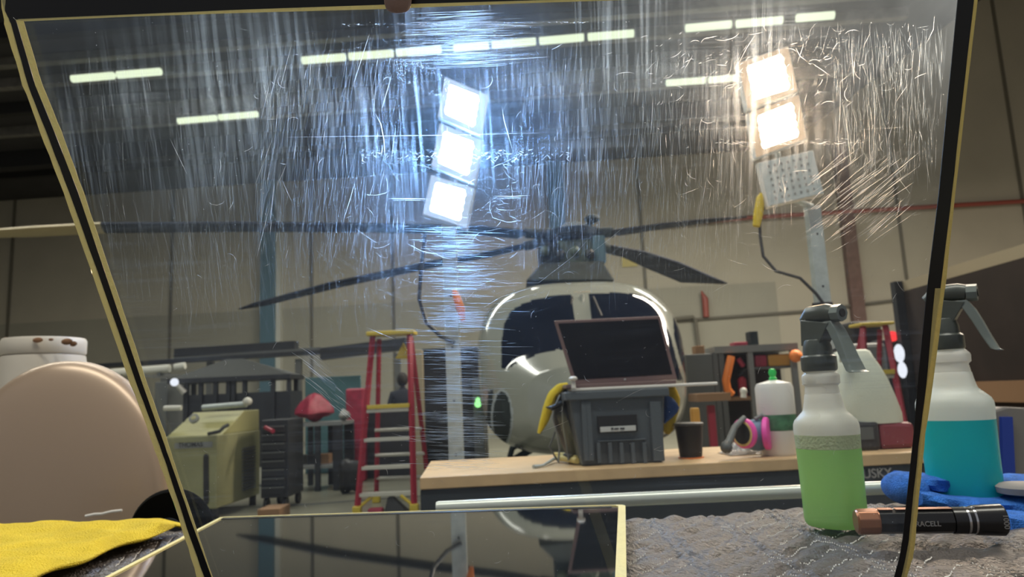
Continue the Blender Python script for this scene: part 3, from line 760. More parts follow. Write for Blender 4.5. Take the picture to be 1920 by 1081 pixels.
for py, r_, l in ((662, .085, 'upper of two glowing balls for white glare near the right taped edge'), (693, .075, 'lower of two glowing balls for white glare near the right taped edge')):
    T(B().ball(H(1686 if py < 680 else 1692, py, 8.6), r_, 14, (.7, .6, 1.3)).build('white_glow', 'whiteglow', smooth=True), l, 'lamp', 'two white glare spots')  # glowing balls stand in for two white reflections
# dark curtain partition with a tan rail, along depth on the right
pa = H(1692, 527, 8.6); zt = pa.z
pb_ = None
for k in range(400):
    yy = 8.6 - k * .02; q = H(1935, 452, yy)
    if q.z <= zt: pb_ = q; break
pw_ = thing('curtain_partition', 'tall dark brown curtain partition with a tan top rail at far right', 'partition', ((pa.x + pb_.x) / 2, (pa.y + pb_.y) / 2, 0))
d3 = (pb_ - pa); d3.z = 0; nrm = V((d3.y, -d3.x, 0)).normalized()
if nrm.x < 0: nrm = -nrm
qa = pa.copy(); qb = pa + d3 * 1.6
B().prism([V((qa.x, qa.y, 0)), V((qb.x, qb.y, 0)), V((qb.x, qb.y, zt - .12)), V((qa.x, qa.y, zt - .12))], nrm * .08).build('curtain', 'partition', pw_)
B().prism([V((qa.x, qa.y, zt - .12)), V((qb.x, qb.y, zt - .12)), V((qb.x, qb.y, zt)), V((qa.x, qa.y, zt))], nrm * .10).build('top_rail', 'trimtan', pw_)
B().box((qa.x - .06, qa.y + .03, zt * .5), (.10, .10, zt)).build('end_post', 'dark', pw_)
a = HP(1800, 716, pa - nrm * .06, nrm); b = HP(1935, 718, pa - nrm * .06, nrm)
T(B().prism([V((a.x, a.y, a.z - .2)), V((b.x, b.y, a.z - .2)), V((b.x, b.y, a.z)), V((a.x, a.y, a.z))], nrm * .05).build('tan_ledge', 'brown'), 'tan brown ledge on the dark partition right of the teal bottle', 'ledge')
# grey chair with blue panel at the right edge
y = 1.9
ch = thing('chair', 'grey chair with royal blue stripe behind the teal bottle', 'chair', (H(1885, 840, y).x, y, 0))
pl = [H(1852, 900, y), H(1850, 800, y), H(1856, 770, y), H(1880, 762, y), H(1925, 764, y), H(1960, 780, y), H(1975, 905, y)]
B().prism(pl, (0, .04, 0)).build('backrest', 'chair', ch, bevel=.008)
B().prism([H(1881, 905, y - .012), H(1879, 781, y - .012), H(1899, 781, y - .012), H(1905, 905, y - .012)], (0, .015, 0)).build('blue_stripe', 'royal', ch)
c = H(1905, 900, y); B().box((c.x, y + .22, .47), (.42, .42, .06)).build('seat', 'chair', ch, bevel=.01)
for sx in (-.18, .18):
    for sy in (.04, .40):
        B().cyl((c.x + sx, y + sy, 0), (c.x + sx, y + sy, .46 if sy > .1 else .9), .015, n=8).build('leg', 'dark', ch)

# ================================================================== workbench and what stands on it
BZ = .95
L = G(787, 895, BZ); Rr = G(1712, 847, BZ)
bx = (Rr - L); bl = bx.length; bx.normalize(); by = V((-bx.y, bx.x, 0)); BL = bl + .75; BD = .58
Bc = L + bx * BL / 2 + by * BD / 2; ba = math.atan2(bx.y, bx.x)
bench = thing('workbench', 'long workbench with pale wooden top and dark steel front', 'workbench', (Bc.x, Bc.y, 0), ba)
def bb(x, y, z): return L + bx * x + by * y + V((0, 0, z - BZ))
def bbox_(x0, x1, y0, y1, z0, z1, name, m, par, bev=.003):
    return B().box(bb((x0 + x1) / 2, (y0 + y1) / 2, (z0 + z1) / 2), (x1 - x0, y1 - y0, z1 - z0), rz=ba).build(name, m, par, bevel=bev)
bbox_(0, BL, 0, BD, BZ - .036, BZ, 'worktop', 'wood', bench)
bbox_(0.0, BL, .006, BD - .01, BZ - .185, BZ - .037, 'apron', 'bench', bench)
bbox_(0.02, BL - .02, .03, BD - .02, .12, BZ - .19, 'cabinet', 'bench', bench)
for i in range(6):
    x0_ = .05 + i * (BL - .1) / 6; dr = bbox_(x0_, x0_ + (BL - .1) / 6 - .02, .015, .03, .5, BZ - .21, 'drawer', 'bench', bench)
    B().box(bb(x0_ + (BL - .1) / 12, .005, BZ - .24), ((BL - .1) / 9, .02, .015), rz=ba).build('drawer_pull', 'grey', dr)
for x_ in (.08, BL - .08):
    for y_ in (.08, BD - .08):
        p = bb(x_, y_, .06); B().cyl(p - by * .02, p + by * .02, .06).build('caster', 'darker', bench, smooth=True)
h0 = HP(1584, 897, L - by * .0, by); h1 = HP(1668, 890, L, by)
ht = HP(1668, 874, L, by)
text('lettering', 'HUSKY', (ht - h1).length * 1.5, 'torch_txt', bench, HP(1601, 897, L - by * .001, by) - by * .001, bx, u3, .0008)
def bh(px, py, back=0.0): return HP(px, py, L + by * back, by)       # point in the vertical plane `back` behind the bench front
def bg(px, py): return G(px, py, BZ)
# storage crate
cf = .09
cb0 = bh(1091, 871, cf); cb1 = bh(1244, 866, cf); ct0 = bh(1066, 742, cf - .012); ct1 = bh(1240, 728, cf - .012)
for q in (cb0, cb1): q.z = BZ
zt = (ct0.z + ct1.z) / 2; ct0.z = zt; ct1.z = zt
ct1 = bh(1246, 728, cf - .012); ct1.z = zt
cr = thing('storage_crate', 'grey ribbed plastic crate on the workbench under the laptop', 'crate', ((cb0 + cb1) / 2 + by * .13), ba)
CDp = .27
B().hexa([cb0, cb1, cb1 + by * CDp, cb0 + by * CDp], [ct0 + bx * .0, ct1, ct1 + by * (CDp + .02), ct0 + by * (CDp + .02)]).build('body', 'crate', cr, bevel=.006)
rimz = .028
B().hexa([ct0 - bx * .012 - by * .012 + u3 * -.02, ct1 + bx * .012 - by * .012 + u3 * -.02, ct1 + bx * .012 + by * (CDp + .03) + u3 * -.02, ct0 - bx * .012 + by * (CDp + .03) + u3 * -.02],
         [ct0 - bx * .012 - by * .012 + u3 * .008, ct1 + bx * .012 - by * .012 + u3 * .008, ct1 + bx * .012 + by * (CDp + .03) + u3 * .008, ct0 - bx * .012 + by * (CDp + .03) + u3 * .008]).build('rim', 'crate', cr, bevel=.004)
def cw(px, py, off): return HP(px, py, L + by * (cf - off), by)
def crect(px0, py0, px1, py1, off, th, name, m, bev=.001):
    a = cw(px0, py1, off); b = cw(px1, py0, off)
    return B().box((a + b) / 2 + by * th / 2, ((b - a).dot(bx), th, abs(b.z - a.z)), rz=ba).build(name, m, cr, bevel=bev)
for i in range(5):
    x0_ = 1121 + i * 21.5
    crect(x0_, 829, x0_ + 4.5, 868, .016, .016, 'rib', 'crate')
crect(1121, 822, 1212, 828, .016, .016, 'rib', 'crate')
for x0_ in (1096, 1104, 1226, 1235): crect(x0_, 752, x0_ + 3.5, 864, .018, .02, 'rib', 'crate')
crect(1122, 776, 1194, 812, .017, .012, 'slot_recess', 'darker')
crect(1126, 797, 1192, 810, .020, .004, 'paper_label', 'label')
crect(1146, 801, 1150, 805, .0215, .001, 'label_ink', 'ink', 0); crect(1152, 801.5, 1160, 804.5, .0215, .001, 'label_ink', 'ink', 0); crect(1163, 801, 1171, 804.5, .0215, .001, 'label_ink', 'ink', 0)
# white tray, laptop
la0 = bh(1072, 733, cf - .02); la1 = bh(1346, 716, cf - .02)
tz0 = zt + .0085
tr = B()
q0 = V((la0.x, la0.y, tz0)); q1 = V((la1.x, la1.y, tz0))
tr.hexa([q0, q1, q1 + by * .10, q0 + by * .24], [q0 + u3 * .010, q1 + u3 * .010, q1 + by * .10 + u3 * .010, q0 + by * .24 + u3 * .010])
T(tr.build('white_board', 'white', bevel=.003), 'thin pale board lying on the grey crate under laptop', 'board')
lap = thing('laptop', 'open laptop with dark screen on the pale board over the crate', 'laptop', (q0 + bx * .2 + by * .12 + u3 * .0105))
sb0 = bh(1076, 722, cf + .20); sb1 = bh(1270, 711, cf + .20); st1 = bh(1238, 592, cf + .20); st0 = bh(1039, 601, cf + .20)
bz = tz0 + .0105
B().box((q0 + q1) / 2 + V((0, 0, 0)) - bx * .075 + by * .115 + V((0, 0, bz - tz0 + .006 - 0)), (.36, .215, .012), rz=ba).build('base', 'laptop', lap, bevel=.002)
B().box((q0 + q1) / 2 - bx * .075 + by * .13 + V((0, 0, bz - tz0 + .0125)), (.31, .10, .002), rz=ba).build('keyboard', 'darker', lap)
sb0 = sb0 + u3 * 0; 
low = min(sb0.z, sb1.z)
B().prism([sb0, sb1, st1, st0], by * .008).build('lid', 'laptop', lap, bevel=.002)
def inset(u, v): return (sb0.lerp(sb1, u)).lerp(st0.lerp(st1, u), v) - by * .0012
B().prism([inset(.035, .085), inset(.965, .085), inset(.972, .955), inset(.028, .955)], by * .0016).build('screen', 'screen', lap)
B().ball(inset(.5, .977), .0022, 8).build('webcam', 'darker', lap)
B().ball(inset(.5, .045), .004, 8, (1, .2, 1)).build('hinge_badge', 'silver', lap)
# knob clamp
kb = B(); ka = bh(1076, 734, cf - .025); kt = bh(1074, 716, cf - .025)
ka.z = tz0 + .0105
kt = ka + u3 * .026 
kb.cyl(ka, kt, .0075, .0062, 14).lathe([(.004, -.003), (.013, 0), (.014, .006), (.009, .011), (.001, .012)], kt, 18)
T(kb.build('mushroom_clamp', 'white', smooth=True), 'white mushroom shaped clamp standing at the left end of the pale board', 'clamp')
# hanging cloths, straps
def ribbon(name, pts, w_, th, m, label, cat, y0, seed=1, fold=.25):
    """cloth strip hanging through pixel points (px, py, width px)"""
    rr = random.Random(seed); b = B(); n = 24; k = 14; P_ = []
    for (px, py, wp) in pts: P_.append((bh(px, py, y0), wp / 580.0))
    def at(t):
        s = t * (len(P_) - 1); i = min(int(s), len(P_) - 2); f = s - i; f = f * f * (3 - 2 * f) if len(P_) > 8 else f
        return P_[i][0].lerp(P_[i + 1][0], f), P_[i][1] * (1 - f) + P_[i + 1][1] * f
    vs = []
    for i in range(n + 1):
        c, ww_ = at(i / n); c2, _ = at(min(1, i / n + .02)); c1, _ = at(max(0, i / n - .02)); t = (c2 - c1).normalized()
        side = t.cross(by).normalized()
        for j in range(k):
            q = 2 * math.pi * j / k
            rr_ = 1 + fold * .3 * math.sin(3 * q + i * .35 + seed)
            vs.append(c + side * math.cos(q) * ww_ / 2 * rr_ + by * math.sin(q) * th * rr_)
    fs = [(i * k + j, i * k + (j + 1) % k, (i + 1) * k + (j + 1) % k, (i + 1) * k + j) for i in range(n) for j in range(k)]
    fs += [tuple(range(k)), tuple(n * k + j for j in range(k))]
    b.add(vs, fs); return T(b.build(name, m, smooth=True), label, cat)
ribbon('yellow_cloth', [(1064, 721, 10), (1050, 726, 16), (1036, 741, 19), (1027, 765, 20), (1020, 788, 17), (1010, 812, 6)], .03, .02, 'ycloth', 'yellow cloth hanging off the left side of the crate', 'cloth', cf + .1, 2)
ribbon('yellow_cloth', [(1246, 729, 10), (1258, 733, 26), (1266, 748, 20), (1262, 765, 22), (1256, 785, 22), (1252, 806, 20), (1252, 813, 6)], .03, .02, 'ycloth', 'yellow cloth behind the blue one on crate right side', 'cloth', cf + .12, 4)
ribbon('navy_cloth', [(1243, 737, 6), (1250, 750, 22), (1258, 764, 30), (1251, 778, 22), (1244, 792, 6)], .03, .022, 'navy', 'dark blue cloth hanging on the right side of the crate', 'cloth', cf + .07, 5)
ribbon('black_glove', [(1064, 733, 22), (1056, 745, 34), (1054, 765, 34), (1060, 790, 36), (1068, 820, 34), (1074, 850, 30), (1078, 866, 26)], .03, .03, 'dark', 'black fabric bundle squeezed against the left of the crate', 'bag', cf + .12, 7, .6)
for i, (p, l) in enumerate((([(1050, 740), (1040, 762), (1036, 785), (1044, 810), (1049, 840), (1047, 864)], 'outer grey strap hanging left of the black bundle'),
                            ([(1058, 738), (1054, 765), (1056, 800), (1062, 835), (1066, 862)], 'inner grey strap across the black bundle'),
                            ([(1044, 800), (1034, 828), (1030, 836), (1042, 858), (1048, 866)], 'short bent grey strap furthest left of the crate'))):
    T(B().tube([bh(q[0], q[1], cf + .04 + i * .01) for q in p], .006, 8, flat=.5).build('grey_strap', 'midgrey' if i < 2 else 'grey', smooth=True), l, 'strap', 'straps beside the crate')
T(B().tube([bh(1024, 763, cf + .05), bh(1034, 765, cf + .03), bh(1050, 757, cf + .05), bh(1060, 762, cf + .08)], [.002, .008, .010, .006], 8).build('black_clip', 'darker', smooth=True), 'small black clip across the left yellow cloth', 'clip')
# yellow tool
tl_ = thing('wire_stripper', 'yellow and black hand tool lying beside the crate corner', 'hand tool', bg(1063, 870))
p0, p1 = bg(1042, 866), bg(1083, 872)
dd = (p1 - p0); ang = math.atan2(dd.y, dd.x)
B().tube([p0 + u3 * .014, p0.lerp(p1, .5) + u3 * .018, p1 + u3 * .014], [.008, .012, .010], 10).build('handle', 'tape_b', tl_, smooth=True)
B().tube([p0 + u3 * .026 + by * .02, p0.lerp(p1, .5) + u3 * .026 + by * .03, p1 + u3 * .022 + by * .02], [.006, .009, .008], 10).build('handle', 'tape_b', tl_, smooth=True)
B().tube([p0.lerp(p1, .45) + u3 * .028, p0.lerp(p1, .8) + u3 * .022], [.007, .012], 8).build('grip', 'darker', tl_, smooth=True)
B().tube([p0 + u3 * .014, bg(1018, 876) + u3 * .006, bg(1000, 878) + u3 * .005], [.006, .004, .007], 8).build('jaw', 'galv', tl_, smooth=True)
# cup on a red coaster
cc = bg(1296, 858) ; 
T(B().cyl(cc, cc + u3 * .004, .042, .042, 24).build('red_coaster', 'orange'), 'thin orange red coaster under the black cup', 'coaster')
cup = thing('black_cup', 'black tapered cup on the workbench right of the crate', 'cup', cc + u3 * .004)
B().lathe([(.036, 0), (.037, .004), (.046, .106), (.047, .11), (.043, .11), (.034, .01)], cc + u3 * .004, 32).build('body', 'darker', cup, smooth=True)
B().lathe([(.046, .103), (.049, .105), (.049, .110), (.046, .112)], cc + u3 * .004, 32).build('rim', 'grey', cup, smooth=True)
T(B().box(bh(1304, 790, .35) , (.03, .03, .05)).build('amber_block', 'amber', bevel=.004), 'small orange wooden block behind the black cup', 'block')
bpy.data.objects['amber_block'].location.z = BZ; bpy.data.objects['amber_block'].dimensions = (.03, .03, .16)
# clear bag
c = bg(1400, 850); b = B(); rr = random.Random(4)
def bagf(u, v):
    x = (u - .5) * .16; y_ = (v - .5) * .13; e_ = max(0, 1 - (abs(u - .5) * 2) ** 3) * max(0, 1 - (abs(v - .5) * 2) ** 3)
    return c + bx * x + by * y_ + u3 * (.003 + e_ * (.026 + .012 * math.sin(17 * u + 5 * v) + .008 * math.sin(23 * v - 9 * u)))
T(b.grid(bagf, 24, 20).build('clear_bag', 'plasticbag', smooth=True, solid=.0008), 'crumpled clear plastic bag on the workbench before the respirator', 'bag')
# respirator
rc = bg(1412, 846) + by * .10
rs = thing('respirator', 'respirator mask with bright pink filter discs on the workbench', 'respirator', rc, ba)
B().ball(bh(1418, 815, .12), 1, 20, (.050, .04, .052)).build('face_piece', 'bluegrey', rs, smooth=True)
def disc(px, py, r_, ax, m, name):
    c = bh(px, py, .09); B().tube([c - ax * .010, c - ax * .006, c + ax * .006, c + ax * .010], [r_ * .88, r_, r_, r_ * .88], 28).build(name, m, rs, smooth=True)
disc(1438, 812, .052, (bx * .85 - by * .5).normalized(), 'pink', 'filter')
disc(1396, 812, .048, (bx * .9 + by * .45).normalized(), 'pink', 'filter')
for q_, r_, m_ in ((.009, .041, 'tape_b'), (.0105, .034, 'dark')):
    ax_ = -(bx * .9 + by * .45).normalized(); ax_ = ax_ if ax_.y < 0 else -ax_; c_ = bh(1396, 812, .09) + ax_ * q_
    B().tube([c_, c_ + ax_ * .003], [r_, r_], 24).build('filter_ring', m_, rs, smooth=True)
B().tube([bh(1396, 782, .08), bh(1378, 800, .06), bh(1368, 825, .06), bh(1360, 838, .05)], [.008, .010, .012, .014], 10).build('hose', 'midgrey', rs, smooth=True)
B().ball(bh(1362, 838, .05), .02, 12).build('valve', 'grey', rs, smooth=True)
B().tube([bh(1415, 785, .1), bh(1428, 778, .1), bh(1440, 786, .1)], .006, 8).build('strap', 'midgrey', rs, smooth=True)
# white round bottle with green tip
bc = bg(1468, 853) + by * .02
wb = thing('white_bottle', 'white squeeze bottle with bright green tip and dark label', 'bottle', bc)
hh = (bh(1468, 712, .12).z - BZ)
rb = .060
B().lathe([(rb * .92, 0), (rb, .01), (rb, hh * .52), (rb * 1.02, hh * .55), (rb * 1.02, hh * .9), (rb * .92, hh * .96), (rb * .3, hh), (rb * .12, hh * 1.01)], bc, 36).build('body', 'white', wb, smooth=True)
B().lathe([(rb * 1.004, hh * .33), (rb * 1.015, hh * .34), (rb * 1.015, hh * .55), (rb * 1.004, hh * .56)], bc, 36, cap=False).build('label', 'dgreen', wb, smooth=True)
B().lathe([(.012, hh), (.013, hh + .008), (.009, hh + .012), (.010, hh + .014), (.013, hh + .028), (.009, hh + .038), (.003, hh + .04)], bc, 20).build('cap', 'green', wb, smooth=True)
# sprayer tank: jug on a dark and maroon base
jc = bg(1650, 846) + by * .20
zj = bh(1640, 782, .2).z
sp_ = thing('sprayer', 'pale plastic jug standing on a dark and maroon sprayer base', 'sprayer', V((jc.x, jc.y, BZ)), ba)
x0 = bh(1592, 800, .12); x1 = bh(1648, 800, .12); x2 = bh(1716, 800, .12)
B().box(((x0 + x1) / 2).to_2d().to_3d() + by * .08 + u3 * (BZ + (zj - BZ) / 2 - .004), ((x1 - x0).dot(bx), .17, zj - BZ - .008), rz=ba).build('base', 'tank_dark', sp_, bevel=.012)
bb2 = B(); p0 = x1.to_2d().to_3d(); p1 = x2.to_2d().to_3d(); zb2 = bh(1690, 792, .12).z
bb2.hexa([p0 + u3 * BZ, p1 + u3 * BZ, p1 + by * .17 + u3 * BZ, p0 + by * .17 + u3 * BZ], [p0 + u3 * (zj - .01), p1 + u3 * zb2, p1 + by * .17 + u3 * zb2, p0 + by * .17 + u3 * (zj - .01)]).build('side_housing', 'tank_red', sp_, bevel=.015)
B().box(bh(1618, 812, .115), (.07, .006, .04), rz=ba).build('panel', 'grey', sp_)
jb = B(); secs = []
for (pl_, pr_, py) in ((1574, 1682, 792), (1567, 1680, 775), (1566, 1668, 745), (1566, 1654, 715), (1566, 1640, 688), (1567, 1630, 672), (1570, 1624, 660), (1576, 1618, 656)):
    a = bh(pl_, py, .2); b = bh(pr_, py, .2); secs.append(((a + b) / 2, (b - a).dot(bx) / 2))
vs = []; k = 32
for c, w_ in secs:
    for j in range(k):
        q = 2 * math.pi * j / k; cc_, ss_ = math.cos(q), math.sin(q); e = .62
        vs.append(c + bx * math.copysign(abs(cc_) ** e, cc_) * w_ + by * math.copysign(abs(ss_) ** e, ss_) * min(w_, .08))
fs = [(i * k + j, i * k + (j + 1) % k, (i + 1) * k + (j + 1) % k, (i + 1) * k + j) for i in range(len(secs) - 1) for j in range(k)] + [tuple(range(k)), tuple((len(secs) - 1) * k + j for j in range(k))]
jb.add(vs, fs).build('jug', 'jug', sp_, smooth=True)
B().tube([bh(1574, 672, .12), bh(1584, 671, .11), bh(1592, 667, .12), bh(1594, 660, .14)], [.012, .017, .015, .010], 14).build('jug_handle', 'jug', sp_, smooth=True)

# ================================================================== LED lamps on stands
def lamp(name, label, cells, y, pole_bot, pole_top, emat, lensmat, off_idx=(), pole_r=.02, side=1):
    a = H(*pole_bot, y); t = thing(name, label, 'work lamp', (a.x, a.y, 0))
    pt = H(*pole_top, y); pt = V((a.x, a.y, pt.z))
    B().box((a.x, a.y, pt.z / 2 + .03), (pole_r * 2, pole_r * 1.6, pt.z - .06)).build('pole', 'galv', t, bevel=.003)
    for k_ in range(7):
        z_ = pt.z - .12 - k_ * .22
        B().cyl((a.x, a.y - pole_r * .81, z_), (a.x, a.y - pole_r * .78, z_), .005).build('pole_hole', 'darker', t)
    for k_ in range(3):
        q = (.35, 1.57, 2.8)[k_]; B().tube([(a.x, a.y, .32), (a.x + .38 * math.cos(q), a.y + .38 * math.sin(q), .02)], .013, 8).build('tripod_leg', 'galv', t)
    heads = []
    for i, (tl2, tr2, bl2, ddr, ddd) in enumerate(cells):
        # corner pixels of the cell, and how much deeper its right and its lower side lie
        o = H(*tl2, y - .08); wv = H(*tr2, y - .08 + ddr) - o; hv = H(*bl2, y - .08 + ddd) - o
        n = wv.cross(hv).normalized()
        if n.y > 0: n = -n
        hd = B().prism([o, o + wv, o + wv + hv, o + hv], -n * .035).build('lamp_head', 'white' if i in off_idx else 'galv', t, bevel=.004)
        def q(u, v, f): return o + wv * u + hv * v + n * f
        B().prism([q(.02, .02, .001), q(.98, .02, .001), q(.98, .98, .001), q(.02, .98, .001)], n * .003).build('lens', 'galv' if i in off_idx else lensmat, hd)
        if i in off_idx:
            for r_ in range(6):
                for c_ in range(7):
                    cc2 = q(.16 + c_ * .113, .14 + r_ * .143, .005); B().box(cc2, (.008, .003, .010)).build('led_chip', 'midgrey', hd)
        else:
            poly = [(.2, .17)]
            poly = [(.18, .16), (.80, .14)]
            for s_ in range(4):
                v0 = .16 + s_ * .18
                for a_ in range(1, 6): poly.append((.80 + .045 * math.sin(a_ * math.pi / 6), v0 + .18 * a_ / 6))
            poly += [(.80, .88), (.18, .86)]
            for s_ in range(4):
                v0 = .86 - s_ * .175
                for a_ in range(1, 6): poly.append((.18 - .03 * math.sin(a_ * math.pi / 6), v0 - .175 * a_ / 6))
            B().prism([q(u, v, .006) for u, v in poly], n * .003).build('led_array', emat, hd)
        heads.append(o + (wv + hv) / 2)
    for h_ in heads:
        B().tube([h_ + V((0, .03, 0)), h_ + V((0, .07, 0))], .02, 8).build('swivel', 'grey', t)
    B().tube([V((heads[0].x, heads[0].y + .07, heads[0].z + .10)), V((heads[-1].x, heads[-1].y + .07, heads[-1].z - .06)), V((a.x, a.y, pt.z))], .014, 8).build('mount_bar', 'galv', t, smooth=True)
    return t
YA = 3.05
la = lamp('work_lamp', 'tall cool white LED work lamp with three lit panels behind the workbench', [
    ((834, 143), (914, 177), (820, 219), -.03, -.02), ((824, 230), (905, 262), (808, 312), -.03, -.02), ((808, 327), (890, 352), (792, 402), -.03, -.02)], YA, (856, 860), (852, 410), 'led_b', 'lens_b', (), .030)
T(B().tube([H(798, 430, YA), H(790, 500, YA), H(786, 560, YA - .02), H(800, 605, YA - .02), H(826, 630, YA - .02), H(852, 642, YA - .035)], .0085, 8).build('power_cable', 'dark', smooth=True), 'black cable looping down left of the cool lamp pole', 'cable')
T(B().tube([H(851, 543, YA - .06), H(856, 556, YA - .07), H(864, 580, YA - .07), H(868, 602, YA - .06)], [.008, .016, .018, .008], 10).build('orange_plug', 'orange', smooth=True), 'orange cable plug hanging in front of the cool lamp pole', 'plug')
YC = 2.95
lc = lamp('work_lamp', 'tall warm LED work lamp with two lit panels and one dark panel', [
    ((1382, 118), (1478, 86), (1400, 206), .01, -.01), ((1402, 212), (1498, 176), (1416, 298), .01, -.01), ((1421, 305), (1525, 281), (1440, 388), .01, -.01)], YC, (1571, 830), (1523, 388), 'led_w', 'lens_w', (2,), .028)
T(B().tube([H(1438, 385, YC - .02), H(1424, 400, YC - .03), H(1425, 440, YC - .03), H(1431, 480, YC - .03), H(1455, 508, YC - .03), H(1500, 521, YC - .03), H(1530, 550, YC - .05), H(1560, 590, YC - .07), H(1590, 634, YC - .07), H(1583, 648, YC - .07), H(1560, 658, YC - .06), H(1538, 664, YC - .05)], .0065, 8).build('power_cable', 'dark', smooth=True), 'black cable curving from the dark panel across the warm lamp pole', 'cable')
T(B().tube([H(1429, 363, YC - .05), H(1426, 372, YC - .05), H(1422, 400, YC - .05), H(1418, 424, YC - .05)], [.010, .018, .020, .015], 12).build('yellow_plug', 'ycloth', smooth=True), 'bright yellow cable plug hanging below the dark lamp panel', 'plug')
T(B().tube([H(1524, 571, YC - .045), H(1560, 568, YC - .045)], .008, 8).build('cable_tie', 'darker'), 'black tie holding the cable to warm lamp pole', 'cable tie')
# ================================================================== the padded table in front
TZ = 1.0
rear = [(0, G(340, 985, TZ).y), (1180, G(1180, 962, TZ).y), (1500, G(1500, 938, TZ).y), (1920, G(1920, 905, TZ).y)]
YR = 1.16
table = thing('work_table', 'work table padded with grey quilted blanket in the foreground', 'table', (0, .65, 0))
B().box((.05, .62, TZ - .055), (2.3, 1.04, .03)).build('tabletop', 'darker', table)
for sx in (-1.02, 1.12):
    for yy in (.16, 1.08): B().box((sx, yy, (TZ - .07) / 2), (.05, .05, TZ - .07)).build('leg', 'dark', table)
ra = H(818, 952, 1.27); rb_ = H(1765, 909, 1.27); rz_m = (ra.z + rb_.z) / 2
rd = (rb_ - ra).normalized()
rb2 = ra + rd * 1.6
rail_ = thing('white_rail', 'pale round metal rail lying behind the padded table', 'rail', (ra.x + .6, ra.y, 0))
B().tube([ra, ra + rd * .004, rb2], [.010, .0115, .0115], 20).build('tube', 'pipe_white', rail_, smooth=True)
for f in (.95, 1.45):
    p = ra + rd * f; B().box((p.x, p.y, p.z / 2 - .005), (.03, .02, p.z - .012)).build('post', 'galv', rail_)
ZP, ZA, ZS = .090, .075, .046          # zigzag period along the table, its depth, spacing of the lines
def zz(x):
    t = (x / ZP) % 1.0; return ZA * (t / .28 if t < .28 else (1 - t) / .72)
def zig(x, y):
    d = ((y + zz(x)) / ZS) % 1.0
    return min(d, 1 - d) * ZS * .42
from mathutils import noise as NZ
def bump(x, y):
    p = V((x * 9, y * 22, 0)); a = NZ.noise(p) * .0025 + NZ.noise(p * 2.7) * .0030 + abs(NZ.noise(V((x * 16 + 3 + y * 10, y * 44 - x * 10, 2)))) * -.0060
    fold = 0
    a += -.0035 * math.exp(-(zig(x, y) / .0055) ** 2) + .0015 * min(1, zig(x, y) / .02)
    a += -.006 * math.exp(-((y - .60 - .25 * (x - .40) + .02 * math.sin(20 * x)) / .008) ** 2) * (1 if x > .2 else .4)
    return a
def yrear(x): return 1.135 + .125 * max(0, min(1, (-x + .12) / .9)) + .08 * max(0, min(1, (x - .15) / .75)) + .006 * math.sin(14 * x) + .003 * math.sin(41 * x)
def bl_f(u, v):
    x = -1.1 + 2.3 * u; yr = yrear(x); y = .12 + (yr - .12) * v
    edge = max(0, (y - (yr - .018)) / .018)
    z = TZ - .012 + bump(x, y) - .03 * edge ** 2
    return V((x, y, z))
bl_ = B().grid(bl_f, 760, 340).build('blanket', 'blanket', smooth=True, solid=.006)
try: bl_.data.set_sharp_from_angle(angle=3.14)
except Exception: pass
tag(bl_, 'grey quilted moving blanket with white zigzag stitching covering the table', 'blanket')
stb = B()
def stitch(x, y, x2, y2):
    a = V((x, y, TZ - .012 + bump(x, y) + .0046)); b = V((x2, y2, TZ - .012 + bump(x2, y2) + .0046))
    stb.tube([a, (a + b) / 2 + u3 * .0008, b], [.0004, .0008, .0004], 5)
for xa_, xb_, ya_ in ((.12, 1.15, .42), (-.62, -.28, .62)):
    for li in range(5, 30):
        x = xa_
        while x < xb_:
            k_ = .35 if (x / ZP) % 1.0 < .28 else 1; sx_ = .0016 * k_; y1 = li * ZS - zz(x); y2 = li * ZS - zz(x + sx_)
            if ya_ < y1 < yrear(x) - .03 and random.random() < .8 and NZ.noise(V((x * 7, y1 * 7, 9))) > -.12: stitch(x, y1, x + sx_, y2)
            x += .0034 * k_
sto = stb.build('stitching', 'thread', bl_); sto['kind'] = 'stuff'; sto['label'] = 'white stitching'
# ---------- yellow towel
tp = [(-40, 985), (0, 984), (60, 984), (140, 983), (230, 982), (300, 981), (338, 982), (330, 990), (260, 1010), (190, 1035), (120, 1062), (60, 1090), (-40, 1150)]
TP = [G(px, py, TZ + .006) for px, py in tp]
bb3 = B(); xs = [p.x for p in TP]; 
def towel(u, v):
    # u from left to the right tip, v from rear edge to front edge
    px = -120 + 458 * u; r_ = G(px, 984 - 2 * u, TZ + .006); 
    pyf = 985 + (338 - px) * .36 + 3 * math.sin(px * .05); f_ = G(px, max(987, pyf), TZ + .006)
    p = r_.lerp(f_, v)
    e = min(1, v * 8, (1 - v) * 8, (1 - u) * 12)
    p.z += .008 * e + .010 * e * (NZ.noise(V((p.x * 14, p.y * 20, 4))) * .7 + .3 * NZ.noise(V((p.x * 30, p.y * 50, 1))) + .15)
    return p
tw = bb3.grid(towel, 120, 60).build('yellow_towel', 'ycloth', smooth=True, solid=.004)
try: tw.data.set_sharp_from_angle(angle=3.14)
except Exception: pass
tag(tw, 'yellow microfibre towel spread on the blanket at lower left', 'towel')
